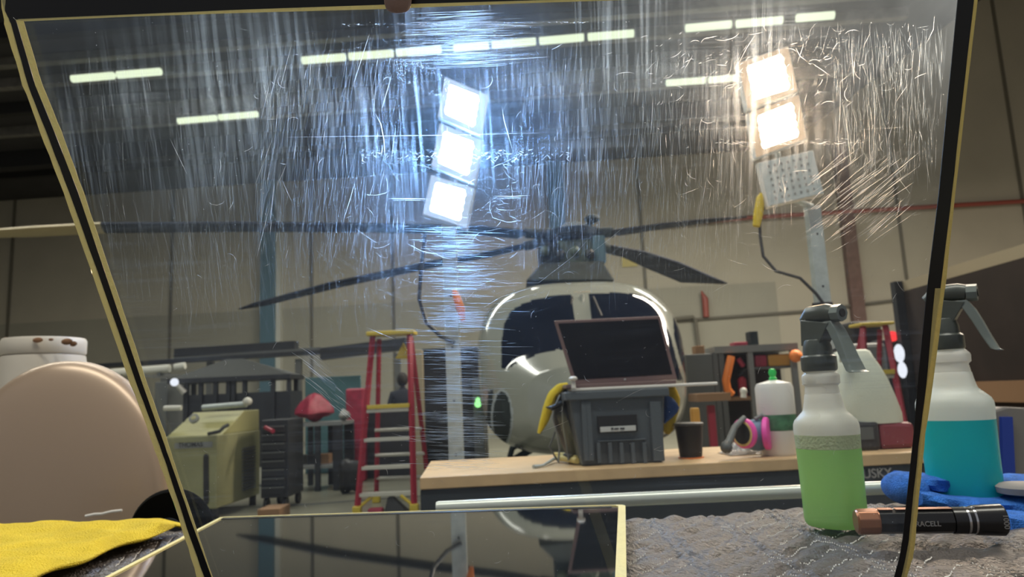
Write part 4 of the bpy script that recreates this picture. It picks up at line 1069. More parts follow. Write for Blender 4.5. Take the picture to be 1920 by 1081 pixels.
# ---------- panel lying on the blanket
PZ = TZ + .004
c_tl = G(414, 976, PZ); c_tr = G(1171, 953, PZ); c_l2 = G(214, 1083, PZ)
dl = (c_l2 - c_tl); c_bl = c_tl + dl * 1.5
c_br0 = G(1174, 1083, PZ); dr_ = (c_br0 - c_tr); c_br = c_tr + dr_ * 1.7
c_bl.y = max(c_bl.y, .2)
lpn = thing('lying_panel', 'dark glossy aircraft window lying flat with pale taped edges', 'window panel', ((c_tl + c_tr + c_bl + c_br) / 4))
def lerp_edge(a, b, c, d, w_): pass
corner = [c_tl, c_tr, c_br, c_bl]
cen = sum(corner, V((0, 0, 0))) / 4
M['dark_pane'] = mat('dark_window_pane', (.010, .012, .014), .035, spec=1.0, coat=1.0, var=.0)
rc_ = []
for t in range(7):     # rounded rear right corner
    a = math.pi / 2 * t / 6; rr_ = .012
    rc_.append(c_tr + V((-rr_ + rr_ * math.sin(a), -rr_ + rr_ * math.cos(a), 0)))
B().prism([c_tl] + rc_ + [c_br, c_bl], (0, 0, .005)).build('pane', 'dark_pane', lpn)
def strip2(pts, w_, name, m, par, th=.0012, z=.0052, inner=None):
    """tape strip along pts, w_ wide towards `inner`"""
    o_ = []; i_ = []
    n = len(pts)
    for k_ in range(n):
        t = (pts[min(k_ + 1, n - 1)] - pts[max(k_ - 1, 0)]).normalized(); s = V((-t.y, t.x, 0))
        if s.dot(inner - pts[k_]) < 0: s = -s
        o_.append(pts[k_] + u3 * z); i_.append(pts[k_] + s * w_ + u3 * z)
    return B().prism(o_ + i_[::-1], (0, 0, th)).build(name, m, par)
strip2([c_tl - V((.0, 0, 0)), rc_[0]], .0042, 'edge_tape', 'tape', lpn, inner=cen)
strip2(rc_ + [c_br], .0105, 'edge_tape', 'tape', lpn, inner=cen)
strip2([c_tl, c_tl.lerp(c_bl, .5), c_bl], .0055, 'edge_tape', 'tape', lpn, inner=cen)
strip2([c_tl + V((.006, -.0044, 0)), rc_[0] + V((-.008, -.0044, 0))], .012, 'edge_band', 'band', lpn, th=.0004, inner=cen)
# ---------- tan shell and other things at left
y = 1.55
a = H(115, 668, y); 
ds = thing('tan_shell', 'large smooth tan rounded aircraft fairing standing at left behind yellow towel', 'fairing', (a.x, y + .15, 0))
vs = []; nv = 60; nr = 18
outl = []
cx_, wz = H(90, 900, y + .1).x, (H(298, 905, y + .16).x - H(94, 905, y + .16).x)
zc = H(115, 1012, y).z; hz_ = a.z - zc
def dome(u, v):
    th = math.pi * (u) ; r_ = math.sin(v * math.pi / 2)
    # front bulge
    x = cx_ - math.cos(th) * wz * 1.04 * r_; z = zc + math.sin(th) ** .9 * hz_ * r_
    yy = y + .16 - .09 * max(0, math.cos(v * math.pi / 2)) ** .6
    return V((x, yy, z))
db = B()
NU, NV = 72, 26
vs = []
for i in range(NU + 1):
    for j in range(NV + 1): vs.append(dome(i / NU, j / NV))
b0 = len(vs)
db.add(vs, [(i * (NV + 1) + j, (i + 1) * (NV + 1) + j, (i + 1) * (NV + 1) + j + 1, i * (NV + 1) + j + 1) for i in range(NU) for j in range(NV)])
low_ = []
def skirt(u, v):      # the shell carried straight down to its stand
    s_ = u * 2 - 1; r_ = abs(s_); x = cx_ + s_ * wz * 1.04
    c = 1 - min(1, r_ ** 2); yy = y + .16 - .09 * (max(0, math.cos(math.asin(min(1, r_)))) ** .6)
    return V((x, yy, zc - v * (zc - .02)))
db.grid(skirt, 72, 6)
db.build('shell', 'dome', ds, smooth=True, solid=.003)
bh_ = thing('round_cover', 'black round cover disc on a post in front of the tan fairing', 'cover', (H(310, 950, 1.30).x, 1.30, 0))
wc = H(316, 999, 1.24); rw = (H(316, 917, 1.24).z - wc.z)
B().tube([wc, wc + V((0, .008, 0)), wc + V((0, .014, 0)), wc + V((0, .02, 0))], [rw * .93, rw, rw, rw * .93], 48)  .build('disc', 'flatblack', bh_, smooth=True)
B().tube([wc - V((0, .006, 0)), wc], [rw * .35, rw * .35], 24).build('hub', 'dark', bh_)
B().box((wc.x, wc.y + .03, wc.z / 2), (.04, .03, wc.z)).build('post', 'dark', bh_)
p0, p1 = H(160, 967, 1.605), H(229, 956, 1.615)
wr = B().tube([p0, p0.lerp(p1, .25) + u3 * .001, p0.lerp(p1, .45) - u3 * .0008, p0.lerp(p1, .7) + u3 * .001, p1], .0028, 8)
# draught of white cord lying on the wheel and towel level
wr.build('pull_cord', 'thread', ds, smooth=True)
y = 2.15
c0 = H(6, 645, y + .1); c1 = H(147, 645, y + .1); cx2 = (c0.x + c1.x) / 2; rr2 = (c1.x - c0.x) / 2; zlid = H(80, 628, y).z; zl2 = H(80, 660, y).z
cn = thing('white_drum', 'white round drum with rust stained lid at the left edge', 'drum', (cx2, y + rr2, 0))
B().lathe([(rr2 * .97, 0), (rr2, .01), (rr2 * 1.0, zl2 - .03), (rr2 * .97, zl2 - .004), (rr2 * .9, zl2)], (cx2, y + rr2, 0), 48).build('body', 'can', cn, smooth=True)
lid = B().lathe([(rr2 * .955, zl2), (rr2 * .985, zl2 + .006), (rr2 * .985, zlid - .008), (rr2 * .95, zlid), (rr2 * .6, zlid + .002)], (cx2, y + rr2, 0), 48).build('lid', 'can', cn, smooth=True)
for (px, py, sx, sz) in ((70, 637, .016, .008), (95, 636, .008, .004), (125, 640, .018, .010), (137, 644, .012, .008)):
    p = H(px, py, y + rr2); ax = (p.x - cx2) / (rr2 * .985); yy = y + rr2 - rr2 * .985 * math.sqrt(max(0, 1 - ax * ax)); p = H(px, py, yy - .002)
    B().ball((p.x, yy, p.z), 1, 12, (sx, .004, sz)).build('rust_patch', 'rust', lid, smooth=True)
for (px, py) in ((13.5 + 4, 638), (13 + 5, 686)):
    p = H(px, py, y + rr2 * .85); B().ball((p.x + .008, y + rr2 * .62, p.z), .008, 10).build('rivet', 'rust', cn, smooth=True)

# ---------- spray bottles
def spray_bottle(name, label, pos, rz, H_, level, liq, foam=False, sc=1.0):
    t = thing(name, label, 'spray bottle', pos, rz)
    # (r, z): body tapering to a stepped neck; slight oval
    pr = [(.0385, 0), (.0415, .004), (.0425, .010), (.0432, .06), (.0445, .12), (.0452, .132), (.0448, .140), (.0425, .146), (.0350, .154), (.0300, .159), (.0282, .164), (.0262, .174), (.0250, .182), (.0240, .1835), (.0243, .185), (.0236, .1865), (.0239, .188), (.0232, .1895), (.0235, .191), (.0228, .1925), (.0230, .195), (.0262, .198), (.0266, .207), (.0258, .210), (.0200, .217), (.0160, .219)]
    pr = [(r_ * sc, z * H_ / .30) for r_, z in pr]; lv = level
    def rad(z):
        for i in range(len(pr) - 1):
            if pr[i][1] <= z <= pr[i + 1][1]:
                f = (z - pr[i][1]) / max(1e-6, pr[i + 1][1] - pr[i][1]); return pr[i][0] * (1 - f) + pr[i + 1][0] * f
    lo_ = [p for p in pr if p[1] < lv] + [(rad(lv), lv)]; hi_ = [(rad(lv), lv)] + [p for p in pr if p[1] > lv]
    if foam:
        fz = lv + .018; hi_ = [(rad(fz), fz)] + [p for p in pr if p[1] > fz]
        B(True).lathe([(rad(lv), lv + .0003), (rad((lv + fz) / 2), (lv + fz) / 2), (rad(fz), fz - .0003)], n=56, sy=.82, pw=2.25).build('foam', 'foam', t, smooth=True)
    B(True).lathe(lo_, n=56, sy=.82, pw=2.25).build('liquid', liq, t, smooth=True)
    B(True).lathe(hi_, n=56, sy=.82, pw=2.25, cap=False).build('bottle', 'hdpe', t, smooth=True)
    zt_ = pr[-1][1]; k = H_ / .30; ks = k * 1.33
    sd = [(.0175, zt_ - .002)]
    n_ = 6
    B(True).lathe([(.0172 * ks, zt_ - .003), (.0185 * ks, zt_), (.0185 * ks, zt_ + .013 * ks), (.0165 * ks, zt_ + .015 * ks)], n=30).build('collar', 'trig', t, smooth=True)
    for i in range(24):
        pass
    # sprayer body: neck, head pointing to +x
    b = B(True)
    b.lathe([(.0155 * ks, zt_ + .014 * ks), (.0150 * ks, zt_ + .024 * ks), (.0125 * ks, zt_ + .032 * ks)], n=24)
    b.hexa([(-.014 * ks, -.009 * ks, zt_ + .026 * ks), (.010 * ks, -.009 * ks, zt_ + .026 * ks), (.010 * ks, .009 * ks, zt_ + .026 * ks), (-.014 * ks, .009 * ks, zt_ + .026 * ks)],
           [(-.012 * ks, -.0085 * ks, zt_ + .055 * ks), (.024 * ks, -.0085 * ks, zt_ + .048 * ks), (.024 * ks, .0085 * ks, zt_ + .048 * ks), (-.012 * ks, .0085 * ks, zt_ + .055 * ks)])
    b.tube([(-.014 * ks, 0, zt_ + .053 * ks), (-.004 * ks, 0, zt_ + .060 * ks), (.018 * ks, 0, zt_ + .060 * ks), (.026 * ks, 0, zt_ + .058 * ks)], [.006 * ks, .0095 * ks, .0095 * ks, .0085 * ks], 18)
    b.build('sprayer_head', 'trig', t, smooth=True, bevel=.0012)
    nz_ = B(True).tube([(.026 * ks, 0, zt_ + .058 * ks), (.036 * ks, 0, zt_ + .0575 * ks)], [.0092 * ks, .0092 * ks], 8).build('nozzle', 'trig_l', t, smooth=False)
    B(True).tube([(.0355 * ks, 0, zt_ + .0575 * ks), (.037 * ks, 0, zt_ + .0575 * ks)], [.0045 * ks, .0045 * ks], 14).build('nozzle_hole', 'darker', nz_)
    # trigger lever, a curved blade going down and outward
    tv = []; pth = [(.020, .050), (.027, .040), (.033, .026), (.039, .010), (.045, -.004), (.049, -.006)]
    for i, (x, z) in enumerate(pth):
        w2 = (.0070 + .0012 * i) * ks; th = (.0060 - .0006 * i) * ks
        tv += [V((x * ks - th, -w2, zt_ + z * ks)), V((x * ks + th, -w2, zt_ + z * ks)), V((x * ks + th, w2, zt_ + z * ks)), V((x * ks - th, w2, zt_ + z * ks))]
    fs = [(i * 4 + j, i * 4 + (j + 1) % 4, (i + 1) * 4 + (j + 1) % 4, (i + 1) * 4 + j) for i in range(len(pth) - 1) for j in range(4)] + [(0, 1, 2, 3), tuple(len(tv) - 4 + j for j in range(4))]
    B(True).add(tv, fs).build('trigger', 'trig_l', t, smooth=True, bevel=.001)
    return t
gb = G(1568, 984, TZ - .004); gH = H(1512, 588, gb.y).z - gb.z
spray_bottle('spray_bottle', 'spray bottle half full of light green liquid, seen through the scratched window', gb, R(-62), gH, gH * .355, 'greenliq', True, (115 / 1350 * gb.y) / .0885)
tbp = G(1813, 940, TZ - .004); tH = H(1790, 548, tbp.y).z - tbp.z
spray_bottle('spray_bottle', 'spray bottle with bright teal liquid right of the taped window edge', tbp, R(-38), tH, tH * .385, 'tealliq', False, (124 / 1350 * tbp.y) / .0885)
# ---------- blue towel (folded) behind the teal bottle
bt_ = thing('blue_towel', 'folded bright blue microfibre towel behind the teal bottle', 'towel', G(1790, 925, TZ))
def fold_strip(pts, thick, depth, name, seed):
    """a thick folded layer through pixel points on the plane y"""
    rr = random.Random(seed)
    P_ = [V(p) for p in pts]; b = B()
    n = len(P_); K = 12; vs = []
    for i in range(60):
        s = i / 59 * (n - 1); a = min(int(s), n - 2); f = s - a; c = P_[a].lerp(P_[a + 1], f)
        for j in range(K):
            q = 2 * math.pi * j / K
            nn = 1 + .18 * NZ.noise(V((c.x * 40, math.cos(q) * 2, math.sin(q) * 2 + seed)))
            vs.append(c + V((0, math.copysign(abs(math.cos(q)) ** .6, math.cos(q)) * depth * nn, math.copysign(abs(math.sin(q)) ** .8, math.sin(q)) * thick * nn)))
    fs = [(i * K + j, i * K + (j + 1) % K, (i + 1) * K + (j + 1) % K, (i + 1) * K + j) for i in range(59) for j in range(K)] + [tuple(range(K)), tuple(59 * K + j for j in range(K))]
    b.add(vs, fs); return b.build(name, 'bcloth', bt_, smooth=True)
yb_ = 1.10
q = lambda px, py, y_: H(px, py, y_)
fold_strip([q(1700, 901, 1.13), q(1740, 904, 1.13), q(1790, 908, 1.13), q(1850, 909, 1.12), q(1960, 905, 1.12)], .013, .05, 'upper_fold', 1)
fold_strip([q(1695, 926, 1.10), q(1735, 934, 1.09), q(1790, 944, 1.08), q(1850, 946, 1.07), q(1960, 940, 1.05)], .012, .055, 'lower_fold', 2)
fold_strip([q(1850, 972, .99), q(1890, 978, .98), q(1960, 985, .96)], .014, .05, 'front_fold', 3)
lpv = B().ball(q(1696, 914, 1.115), 1, 28, (.026, .05, .024))
lpv.v = [v + V((0, 0, .002 * NZ.noise(v * 60))) for v in lpv.v]
lpv.build('rolled_end', 'bcloth', bt_, smooth=True)
gp = q(1922, 917, 1.04)
tag(B().lathe([(.028, 0), (.034, .002), (.035, .010), (.030, .014), (.001, .016)], gp - u3 * .006, 40).build('grey_pad', 'pad', smooth=True), 'grey round pad resting on the blue towel at the right edge', 'pad')
# ---------- flashlight
fa = G(1607, 1004, TZ) + u3 * .016; fb = G(1884, 1001, TZ) + u3 * .016
fr_ = .0150
fd = (fb - fa).normalized(); FL = (fb - fa).length
tf = thing('flashlight', 'black flashlight with copper tail cap lying in front of bottles', 'flashlight', (fa + fb) / 2)
def fp(s): return fa + fd * (FL * s)
def seg(s0, s1, r0_, r1_, name, m, n=10, bev=0, par=None):
    return B().tube([fp(s0), fp(s1)], [r0_ * fr_, r1_ * fr_], n).build(name, m, par or tf, smooth=n > 12, bevel=bev)
seg(0, .012, .80, .95, 'tail_cap', 'copper', 24); tcp = seg(.012, .15, 1, 1, 'tail_cap', 'copper', 10, .0008)
seg(.15, .155, .96, .96, 'ring', 'copper', 24); seg(.155, .66, .97, .97, 'barrel', 'torch', 8, .0012); seg(.66, .745, 1.0, 1.0, 'neck', 'torch', 30)
seg(.745, .76, 1.03, 1.03, 'chrome_ring', 'chrome', 30); seg(.76, .79, 1.0, 1.0, 'neck', 'torch', 30); seg(.79, .805, 1.05, 1.05, 'chrome_ring', 'chrome', 30)
seg(.805, .99, 1.1, 1.18, 'head', 'torch', 30); seg(.99, 1.0, 1.15, 1.1, 'bezel', 'torch', 30)
fup = fd.cross(V((0, 1, 0))); fup = -fup if fup.z < 0 else fup
fnn = fup.cross(fd).normalized()
if fnn.y > 0: fnn = -fnn
fnt = (fnn * math.cos(R(0)) + fup * 0).normalized()
text('lettering', 'DURACELL', .0078, 'torch_txt', tf, fp(.310) + fnn * (.97 * fr_ + .0002) - fup * .0035, fd, fup, .0002)
text('lettering', '1000', .0080, 'torch_txt', tf, fp(.958) + fnn * (1.17 * fr_ + .0004) + fup * .009, -fup, fd, .0002)
# highlight along the top, laid on as copper strips
fl_ = (fup * .94 + fnn * .34).normalized()
for s0, s1 in ((.16, .26), (.28, .40), (.42, .66)):
    c = fp((s0 + s1) / 2) + fup * (.95 * fr_)
    B().prism([fp(s0) + fup * .95 * fr_ - fnn * .005, fp(s1) + fup * .95 * fr_ - fnn * .005, fp(s1) + fup * .93 * fr_ + fnn * .0065, fp(s0) + fup * .93 * fr_ + fnn * .0065], fup * .0006).build('copper_highlight', 'copper', tf)
# ================================================================== the scratched window held upright
pb0 = G(1690, 1092, TZ + .004); 
PTILT = 0.36                                     # it leans back towards the camera: y falls by this per metre of height
pn = V((0, -1, -PTILT)).normalized(); pn = V((0, -1, -PTILT)).normalized()
P0 = V((0, pb0.y, TZ + .004))
def W_(px, py, off=0.0): return HP(px, py, P0 + pn * off, pn)
win = thing('window_panel', 'scratched clear aircraft window held upright with black border and yellow masking tape', 'window panel', P0, 0)
def crop(pts, off=0): return [W_(x, y, off) for x, y in pts]
LO = [(2, -14), (3, 8), (9, 45), (43, 160), (75, 245), (120, 360), (184, 545), (245, 720), (280, 811), (300, 870), (342, 990), (369, 1081), (375, 1104)]
LT = [(11, -14), (10, 20), (21, 45), (53, 160), (86, 245), (130, 360), (196, 545), (257, 720), (291, 811), (312, 870), (351, 990), (383, 1081), (389, 1104)]
LB = [(30, 37), (33, 45), (67, 160), (102, 245), (147, 360), (209, 545), (268, 720), (301, 811), (322, 870), (364, 990), (397, 1081), (404, 1104)]
LI = [(43, 37), (46, 45), (80, 160), (115, 245), (157, 360), (219, 545), (277, 720), (309, 811), (328, 870), (368, 990), (399, 1081), (406, 1104)]
RI = [(1797, -60), (1795, 0), (1777, 180), (1760, 360), (1738, 540), (1720, 720), (1713, 811), (1698, 950), (1692, 1010), (1686, 1045), (1676, 1081), (1668, 1104)]
RB = [(1829, -60), (1826, 0), (1805, 180), (1785, 360), (1763, 540), (1737, 720), (1726, 811), (1713, 950), (1706, 1010), (1703, 1035), (1694, 1081), (1688, 1104)]
RO = [(1836, -60), (1833, 0), (1811, 180), (1791, 360), (1772, 540), (1749, 720), (1735, 811), (1721, 950), (1716, 1010), (1711, 1045), (1700, 1081), (1694, 1104)]
outline = crop([(20, -60)] + LO + RO[::-1], 0)
tk = .0045
# clear pane: transparent with a thin scattering haze, streaked like polished acrylic
def pane_mat():
    m = bpy.data.materials.new('scratched_acrylic'); m.use_nodes = True; nt = m.node_tree; nt.nodes.remove(nt.nodes['Principled BSDF'])
    N = nt.nodes.new; Lk = nt.links.new
    tc = N('ShaderNodeTexCoord')
    def noise(scale, sc, det=4, rough=.6):
        mp = N('ShaderNodeMapping'); mp.inputs['Scale'].default_value = sc; Lk(tc.outputs['Object'], mp.inputs['Vector'])
        n = N('ShaderNodeTexNoise'); n.inputs['Scale'].default_value = scale; n.inputs['Detail'].default_value = det; n.inputs['Roughness'].default_value = rough
        Lk(mp.outputs[0], n.inputs['Vector']); return n.outputs['Fac']
    def ramp(f, a, b, lo=0, hi=1):
        r = N('ShaderNodeMapRange'); r.inputs['From Min'].default_value = a; r.inputs['From Max'].default_value = b
        r.inputs['To Min'].default_value = lo; r.inputs['To Max'].default_value = hi; Lk(f, r.inputs['Value']); return r.outputs[0]
    def mul(a, b):
        n = N('ShaderNodeMath'); n.operation = 'MULTIPLY'; Lk(a, n.inputs[0])
        if isinstance(b, float): n.inputs[1].default_value = b
        else: Lk(b, n.inputs[1])
        return n.outputs[0]
    def add(a, b):
        n = N('ShaderNodeMath'); n.operation = 'ADD'; n.use_clamp = True; Lk(a, n.inputs[0])
        if isinstance(b, float): n.inputs[1].default_value = b
        else: Lk(b, n.inputs[1])
        return n.outputs[0]
    sep = N('ShaderNodeSeparateXYZ'); Lk(tc.outputs['Object'], sep.inputs[0])
    vert = ramp(noise(1, (420, 9, 9), 3), .50, .72)            # fine upright rubbing streaks
    horz = ramp(noise(1, (7, 7, 500), 3), .50, .75)            # fine level streaks
    mv = ramp(noise(1, (9, 5, 5), 2), .42, .62); mh = ramp(noise(1, (6, 9, 9), 2), .48, .66)
    high = ramp(sep.outputs['Z'], .25, .36)                     # the rubbed zone is the upper half
    s1 = mul(mul(vert, mv), high); s2 = mul(horz, mh)
    st = add(mul(s1, .17), mul(s2, .06))
    soft = mul(ramp(noise(1, (8, 8, 8), 3), .35, .75), ramp(sep.outputs['Z'], .16, .36, .008, .030))
    fac = add(add(st, soft), .006)
    tr = N('ShaderNodeBsdfTransparent'); tr.inputs[0].default_value = (.955, .97, .975, 1)
    rf = N('ShaderNodeBsdfRefraction'); rf.inputs['IOR'].default_value = 1.2; rf.inputs['Roughness'].default_value = .85; rf.inputs['Color'].default_value = (.72, .85, 1, 1)
    rn = N('ShaderNodeBsdfRefraction'); rn.inputs['IOR'].default_value = 1.1; rn.inputs['Roughness'].default_value = .36; rn.inputs['Color'].default_value = (.9, .95, 1, 1)
    m0 = N('ShaderNodeMixShader'); m0.inputs[0].default_value = .07; Lk(rf.outputs[0], m0.inputs[1]); Lk(rn.outputs[0], m0.inputs[2])
    tl = N('ShaderNodeBsdfTranslucent'); tl.inputs['Color'].default_value = (.50, .68, 1, 1)
    m1 = N('ShaderNodeMixShader'); m1.inputs[0].default_value = .22; Lk(m0.outputs[0], m1.inputs[1]); Lk(tl.outputs[0], m1.inputs[2])
    m2 = N('ShaderNodeMixShader'); Lk(fac, m2.inputs[0]); Lk(tr.outputs[0], m2.inputs[1]); Lk(m1.outputs[0], m2.inputs[2])
    gl = N('ShaderNodeBsdfGlossy'); gl.inputs['Roughness'].default_value = .03
    fr = N('ShaderNodeFresnel'); fr.inputs['IOR'].default_value = 1.35
    m3 = N('ShaderNodeMixShader'); Lk(fr.outputs[0], m3.inputs[0]); Lk(m2.outputs[0], m3.inputs[1]); Lk(gl.outputs[0], m3.inputs[2])
    Lk(m3.outputs[0], nt.nodes['Material Output'].inputs[0]); return m
M['pane'] = pane_mat()
def scr_mat(name, wt, col):
    m = bpy.data.materials.new(name); m.use_nodes = True; nt = m.node_tree; nt.nodes.remove(nt.nodes['Principled BSDF'])
    N = nt.nodes.new; Lk = nt.links.new
    tr = N('ShaderNodeBsdfTransparent'); rf = N('ShaderNodeBsdfRefraction'); rf.inputs['IOR'].default_value = 1.3; rf.inputs['Roughness'].default_value = .8; rf.inputs['Color'].default_value = (*col, 1)
    tl = N('ShaderNodeBsdfTranslucent'); tl.inputs['Color'].default_value = (*col, 1)
    m1 = N('ShaderNodeMixShader'); m1.inputs[0].default_value = .25; Lk(rf.outputs[0], m1.inputs[1]); Lk(tl.outputs[0], m1.inputs[2])
    m2 = N('ShaderNodeMixShader'); m2.inputs[0].default_value = wt; Lk(tr.outputs[0], m2.inputs[1]); Lk(m1.outputs[0], m2.inputs[2])
    Lk(m2.outputs[0], nt.nodes['Material Output'].inputs[0]); return m
M['scr_f'] = scr_mat('faint_scratch', .17, (.8, .9, 1)); M['scr_g'] = scr_mat('glinting_scratch', .42, (.75, .88, 1)); M['scr_s'] = scr_mat('deep_scratch', .6, (.95, .97, 1))
glass = B().prism(outline, -pn * tk).build('pane', 'pane', win)
glass['label'] = 'clear scratched pane'
def band(a, b, name, m, off, th=.0006):
    """strip between two pixel polylines, laid on the window, camera side"""
    A1 = crop(a, off); B1 = crop(b, off); n = len(A1); b_ = B()
    vs = A1 + B1 + [p + pn * th for p in A1] + [p + pn * th for p in B1]
    fs = []
    for i in range(n - 1):
        fs += [(i, i + 1, n + i + 1, n + i), (2 * n + i, 3 * n + i, 3 * n + i + 1, 2 * n + i + 1), (i, 2 * n + i, 2 * n + i + 1, i + 1), (n + i, n + i + 1, 3 * n + i + 1, 3 * n + i)]
    fs += [(0, n, 3 * n, 2 * n), (n - 1, 3 * n - 1, 4 * n - 1, 2 * n - 1)]
    return b_.add(vs, fs).build(name, m, win)
band(LT, [(30, 37 - 6)] + LB, 'black_border', 'band', .0003) if False else None
band(LT[1:], LB, 'black_border', 'band', .0003)
band(RI, RB, 'black_border', 'band', .0003)
TL_ = [(-6, -40), (10, 22), (33, 38), (460, 19), (720, 9), (960, 3), (1262, -6), (1800, -22)]
TU_ = [(0, -60), (12, -60), (33, -60), (460, -60), (720, -60), (960, -60), (1262, -60), (1800, -60)]
band(TU_, TL_, 'black_border', 'band', .0004)
wob = random.Random(11)
def wobble(pts, a, n=5):
    o = []
    for i in range(len(pts) - 1):
        for k_ in range(n):
            f = k_ / n; o.append((pts[i][0] * (1 - f) + pts[i + 1][0] * f + wob.uniform(-a, a), pts[i][1] * (1 - f) + pts[i + 1][1] * f))
    o.append(pts[-1]); return o
band(wobble(LO, 1.0), wobble(LT, .5), 'outer_tape', 'tape', .0007, .0004)
band(wobble(LB, .4), wobble(LI, .6), 'inner_tape', 'tape', .0007, .0004)
band([(33, 36), (250, 27), (460, 18), (720, 9), (960, 2), (1262, -7)], [(46, 40), (250, 31), (460, 24), (720, 17), (960, 7), (1262, -3)], 'top_tape', 'tape', .0009, .0004)
band(wobble(RB[:5], .4), wobble(RO[:5], .4), 'outer_tape', 'tape_b', .0007, .0004)
RK = [(1753, 540), (1737, 720), (1725, 811), (1710, 950), (1704, 1010), (1700, 1035), (1690, 1081), (1684, 1104)]
RO2 = [(1771, 540), (1749, 720), (1735, 811), (1721, 950), (1716, 1010), (1711, 1045), (1700, 1081), (1694, 1104)]
band(wobble(RK, .4), wobble(RO2, .5), 'outer_tape', 'tape_b', .0009, .0004)
# ---- scratches, scored into the camera side of the pane
sf, sd_, sg_ = B(), B(), B()
rs_ = random.Random(5)
def stroke(path, w_, deep=False, glint=False):
    """path in pixels on the pane"""
    P_ = [W_(x, y, .00025) for x, y in path]; n = len(P_); vs = []
    for i in range(n):
        t = (P_[min(i + 1, n - 1)] - P_[max(i - 1, 0)]).normalized(); s = pn.cross(t).normalized()
        e = 1 - abs(2 * i / (n - 1) - 1) ** 3 * .8 if n > 1 else 1
        hw = w_ * .5 * .00029 * e
        vs += [P_[i] - s * hw, P_[i] + s * hw]
    (sg_ if glint else sd_ if deep else sf).add(vs, [(2 * i, 2 * i + 1, 2 * i + 3, 2 * i + 2) for i in range(n - 1)])
LFT = sorted(LI, key=lambda p: p[1])
def xl(y):
    for i in range(len(LFT) - 1):
        if LFT[i][1] <= y <= LFT[i + 1][1]: return LFT[i][0] + (LFT[i + 1][0] - LFT[i][0]) * (y - LFT[i][1]) / (LFT[i + 1][1] - LFT[i][1])
    return 400
def xr(y): return 1795 - (y / 1081) * 112
def ok(x, y): return 40 < y < 1079 and xl(y) + 8 < x < xr(y) - 6
def line(x, y, L_, ang, w_=.8, deep=False, curve=0.0):
    n = 5 if abs(curve) > 0 or L_ > 60 else 3; pth = []
    for i in range(n):
        f = i / (n - 1) - .5; a = ang + curve * f
        pth.append((x + math.cos(a) * L_ * f, y + math.sin(a) * L_ * f))
    if all(ok(*p) for p in (pth[0], pth[-1])): stroke(pth, w_, deep)
def field(n, x0, x1, y0, y1, ang, da, l0, l1, w0=.5, w1=1.0, deep=0.0, curve=0.0):
    for _ in range(int(n * 1.9)):
        line(rs_.uniform(x0, x1), rs_.uniform(y0, y1), l0 + (l1 - l0) * rs_.random() ** 2, ang + rs_.gauss(0, da), rs_.uniform(w0, w1), rs_.random() < deep, rs_.uniform(-curve, curve))
hp = math.pi / 2
field(420, 480, 760, 90, 480, hp + .14, .10, 18, 110, .5, 1.2, .06)
field(260, 150, 480, 120, 560, hp - .12, .10, 20, 120, .5, .9, .02)
field(520, 960, 1390, 110, 480, hp + .04, .08, 15, 95, .5, 1.1, .05)
field(300, 1560, 1770, 30, 330, hp - .02, .10, 15, 90, .5, 1.1, .05)
field(240, 1380, 1700, 40, 400, hp + .1, .35, 8, 60, .5, 1.0, .10)
for _ in range(900):  # specular streak of the cool lamp, laid out as dense level scratches
    y = 425 + 455 * rs_.random() ** .9; c_ = 858 + rs_.gauss(0, 26 + (y - 425) * .02); L_ = rs_.uniform(14, 95); a = rs_.gauss(.02, .035)
    if abs(math.sin(y * .045)) + rs_.random() * .7 > .6: stroke([(c_ - L_ / 2, y - L_ / 2 * a), (c_, y), (c_ + L_ / 2, y + L_ / 2 * a)], rs_.uniform(.6, 1.6), False, True)
for _ in range(260):
    y = rs_.uniform(20, 128); c_ = 862 + rs_.gauss(0, 34); L_ = rs_.uniform(14, 90)
    stroke([(c_ - L_ / 2, y + L_ * .02), (c_, y), (c_ + L_ / 2, y - L_ * .02)], rs_.uniform(.5, 1.4), False, True)
field(170, 760, 980, 18, 120, -.04, .05, 20, 150, .5, 1.1, .08)
field(160, 700, 980, 300, 560, .0, .5, 15, 60, .5, 1.0, .15, .8)
field(330, 400, 1740, 45, 560, 0, 1.6, 4, 40, .5, 1.1, .25, 1.2)
field(160, 300, 1700, 500, 1070, 0, 1.6, 3, 22, .5, 1.0, .3, 1.5)
field(110, 1200, 1560, 60, 200, -.5, .5, 5, 30, .7, 1.3, .5, .8)
# glint arcs around the cool lamp, drawn as scratches
for _ in range(240):
    r_ = rs_.uniform(150, 420); a0 = rs_.uniform(.15 * math.pi, .88 * math.pi); da = rs_.uniform(.04, .22)
    pth = [(870 + r_ * math.cos(a0 + da * k_ / 6), 260 + r_ * .82 * math.sin(a0 + da * k_ / 6)) for k_ in range(7)]
    if all(ok(*p) for p in pth): stroke(pth, rs_.uniform(.4, 1.0), rs_.random() < .06)
# glint arcs around the warm lamp and right of the helicopter, drawn as scratches
for _ in range(170):
    r_ = rs_.uniform(90, 260); a0 = rs_.uniform(0, math.pi); da = rs_.uniform(.05, .22)
    pth = [(1455 + r_ * math.cos(a0 + da * k_ / 6), 250 + r_ * math.sin(a0 + da * k_ / 6)) for k_ in range(7)]
    if all(ok(*p) for p in pth): stroke(pth, rs_.uniform(.4, .9), rs_.random() < .08)
# strong slanted rubs
field(95, 1530, 1690, 300, 440, -.68, .06, 30, 110, .7, 1.3, .35)
for _ in range(90):
    t = rs_.random(); x = 575 + 70 * t + rs_.uniform(-12, 12); y = 675 + 85 * t + rs_.uniform(-26, 26)
    line(x, y, rs_.uniform(15, 60), .68 + rs_.gauss(0, .06), rs_.uniform(.6, 1.2), rs_.random() < .4, .1)
